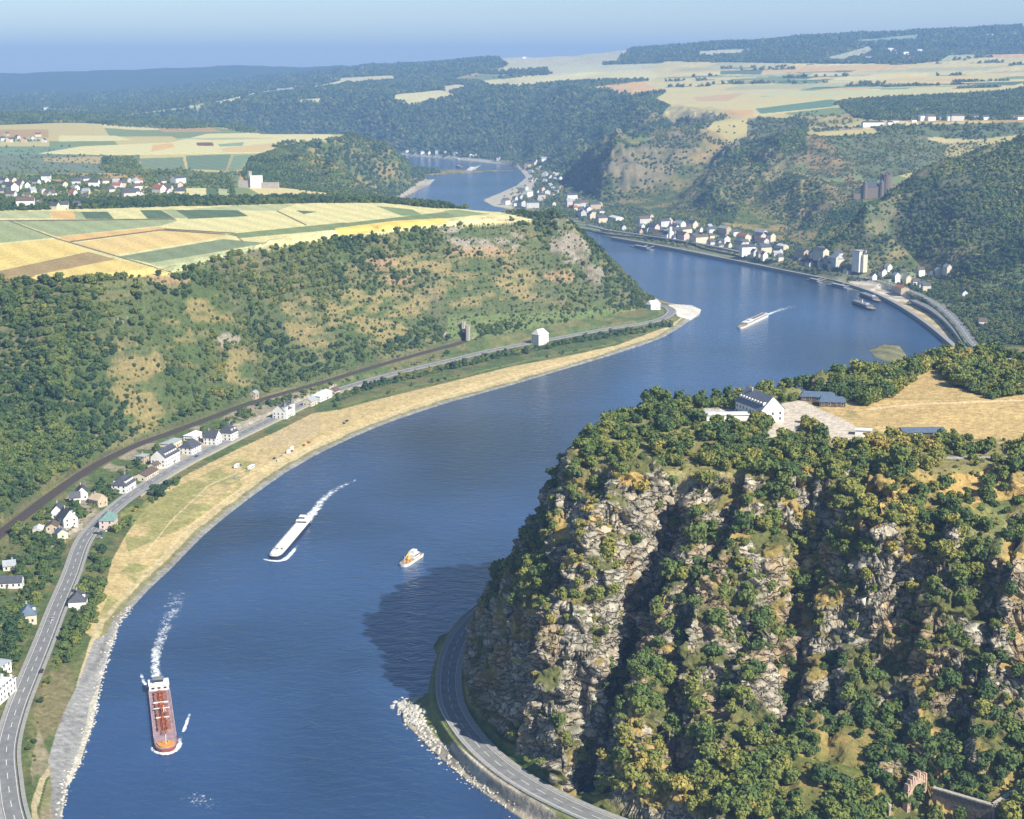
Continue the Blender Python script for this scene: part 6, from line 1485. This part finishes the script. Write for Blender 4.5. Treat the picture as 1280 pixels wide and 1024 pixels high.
for k in pick:
    x, y, z, s, tn = T[k, :5]; r = random.Random(int(k))
    v = 4 if (s > 2.6 and r.random() < .10) else r.choice((0, 1, 2, 3))
    e = link('tree', None); e.location = (x, y, z - .25); sz = 'small' if s < 3.4 else 'medium' if s < 4.4 else 'large'
    e['category'] = 'tree'; e['group'] = 'single trees on the big rock'
    fam.setdefault(('%s %s tree' % (sz, tone(tn)) if v != 4 else '%s %s pointed tree' % (sz, tone(tn)), zone(px_[k], py_[k])), []).append((px_[k], e))
    rz = r.uniform(0, 6.28)
    c = link('crown', CROWNS[v], e); c.location = (0, 0, s * .12); c.scale = (s, s, s * r.uniform(.85, 1.1)); c.rotation_euler = (0, 0, rz); c['tint'] = float(tn)
    t = link('trunk', TRUNK, e); t.scale = (s, s, s); t.rotation_euler = (0, 0, rz)
for (look, zn), lst in fam.items():
    lst.sort(key=lambda q: q[0])
    for i, (_, e) in enumerate(lst): e['label'] = (look + ' ' + zn) if len(lst) == 1 else '%s %s, %s' % (look, zn, ordinal(i, len(lst)))
rest = np.ones(len(T), bool); rest[pick] = False

def forest(name, rows, meshes, label):
    """woodland that nobody could count: crowns standing on points"""
    if len(rows) == 0: return
    me = bpy.data.meshes.new(name); me.vertices.add(len(rows)); p = rows[:, :3].copy(); p[:, 2] -= .3
    me.vertices.foreach_set('co', np.ascontiguousarray(p, np.float32).ravel())
    for an, dat in (('tsize', rows[:, 3]), ('tint', rows[:, 4]), ('rotz', rt_.random(len(rows)) * 6.28)):
        a = me.attributes.new(an, 'FLOAT', 'POINT'); a.data.foreach_set('value', np.ascontiguousarray(dat, np.float32))
    a = me.attributes.new('kindno', 'INT', 'POINT'); a.data.foreach_set('value', np.ascontiguousarray(rt_.integers(0, len(meshes), len(rows)), np.int32))
    me.materials.append(M['leaf'])
    o = link(name, me, kind='stuff', label=label)
    g = bpy.data.node_groups.new(name, 'GeometryNodeTree'); g.interface.new_socket('Geometry', in_out='INPUT', socket_type='NodeSocketGeometry'); g.interface.new_socket('Geometry', in_out='OUTPUT', socket_type='NodeSocketGeometry')
    N = g.nodes; Lk = g.links; gi = N.new('NodeGroupInput'); go = N.new('NodeGroupOutput')
    ip = N.new('GeometryNodeInstanceOnPoints'); jg = N.new('GeometryNodeJoinGeometry')
    for s in reversed(meshes):
        oi = N.new('GeometryNodeObjectInfo'); oi.inputs['Object'].default_value = s; oi.inputs['As Instance'].default_value = True; oi.transform_space = 'ORIGINAL'; Lk.new(oi.outputs['Geometry'], jg.inputs[0])
    def named(n, t='FLOAT'):
        a = N.new('GeometryNodeInputNamedAttribute'); a.data_type = t; a.inputs[0].default_value = n; return a.outputs[0]
    Lk.new(gi.outputs[0], ip.inputs['Points']); Lk.new(jg.outputs[0], ip.inputs['Instance']); ip.inputs['Pick Instance'].default_value = True
    Lk.new(named('kindno', 'INT'), ip.inputs['Instance Index'])
    cx = N.new('ShaderNodeCombineXYZ'); Lk.new(named('rotz'), cx.inputs[2]); Lk.new(cx.outputs[0], ip.inputs['Rotation'])
    cs = N.new('ShaderNodeCombineXYZ'); a = named('tsize')
    for k in range(3): Lk.new(a, cs.inputs[k])
    Lk.new(cs.outputs[0], ip.inputs['Scale']); Lk.new(ip.outputs[0], go.inputs[0])
    md = o.modifiers.new('woodland', 'NODES'); md.node_group = g
# a few real trees lend their crowns to the woodland
def lender(me, x, y, s, tn, label):
    e = link('tree', None); e.location = (x, y, height(x, y) - .2); e['label'] = label; e['category'] = 'tree'; e['group'] = 'trees that stand among the woods'
    c = link('crown', me, e); c.scale = (s, s, s); c['tint'] = tn
    t = link('trunk', TRUNK, e); t.scale = (s, s, s); return c
near_src = []
for i, me in enumerate(CROWNS):
    near_src.append([o for o in bpy.data.objects if o.data is me][0] if any(o.data is me for o in bpy.data.objects) else lender(me, *hit(900 + 20 * i, 640)[:2], 3, .4, 'mid green tree standing in the woods of the rock'))
far_src = []
for i, (px, py) in enumerate(((575, 283), (640, 279))):
    w = hit(px, py); far_src.append(lender(FARCROWN[i], w.x, w.y, 4.2, .3, ('bushy dark green tree standing at the cliff edge, right one of a pair', 'round dark green tree standing at the cliff edge, left one of a pair')[i % 2]))
A = T[rest]
forest('woodland', A[(A[:, 5] == 0) & (A[:, 1] < 1160) & (A[:, 0] > -90)], near_src, 'mixed green and golden woods covering the big rock')
forest('hillside_woods', A[(A[:, 5] == 0) & ~((A[:, 1] < 1160) & (A[:, 0] > -90))], near_src, 'dark green woods and bushes on the left bank slope')
forest('distant_woods', A[(A[:, 5] == 1)], far_src, 'hazy blue-green woods on the far hills')
print('TREES', len(T), len(pick))
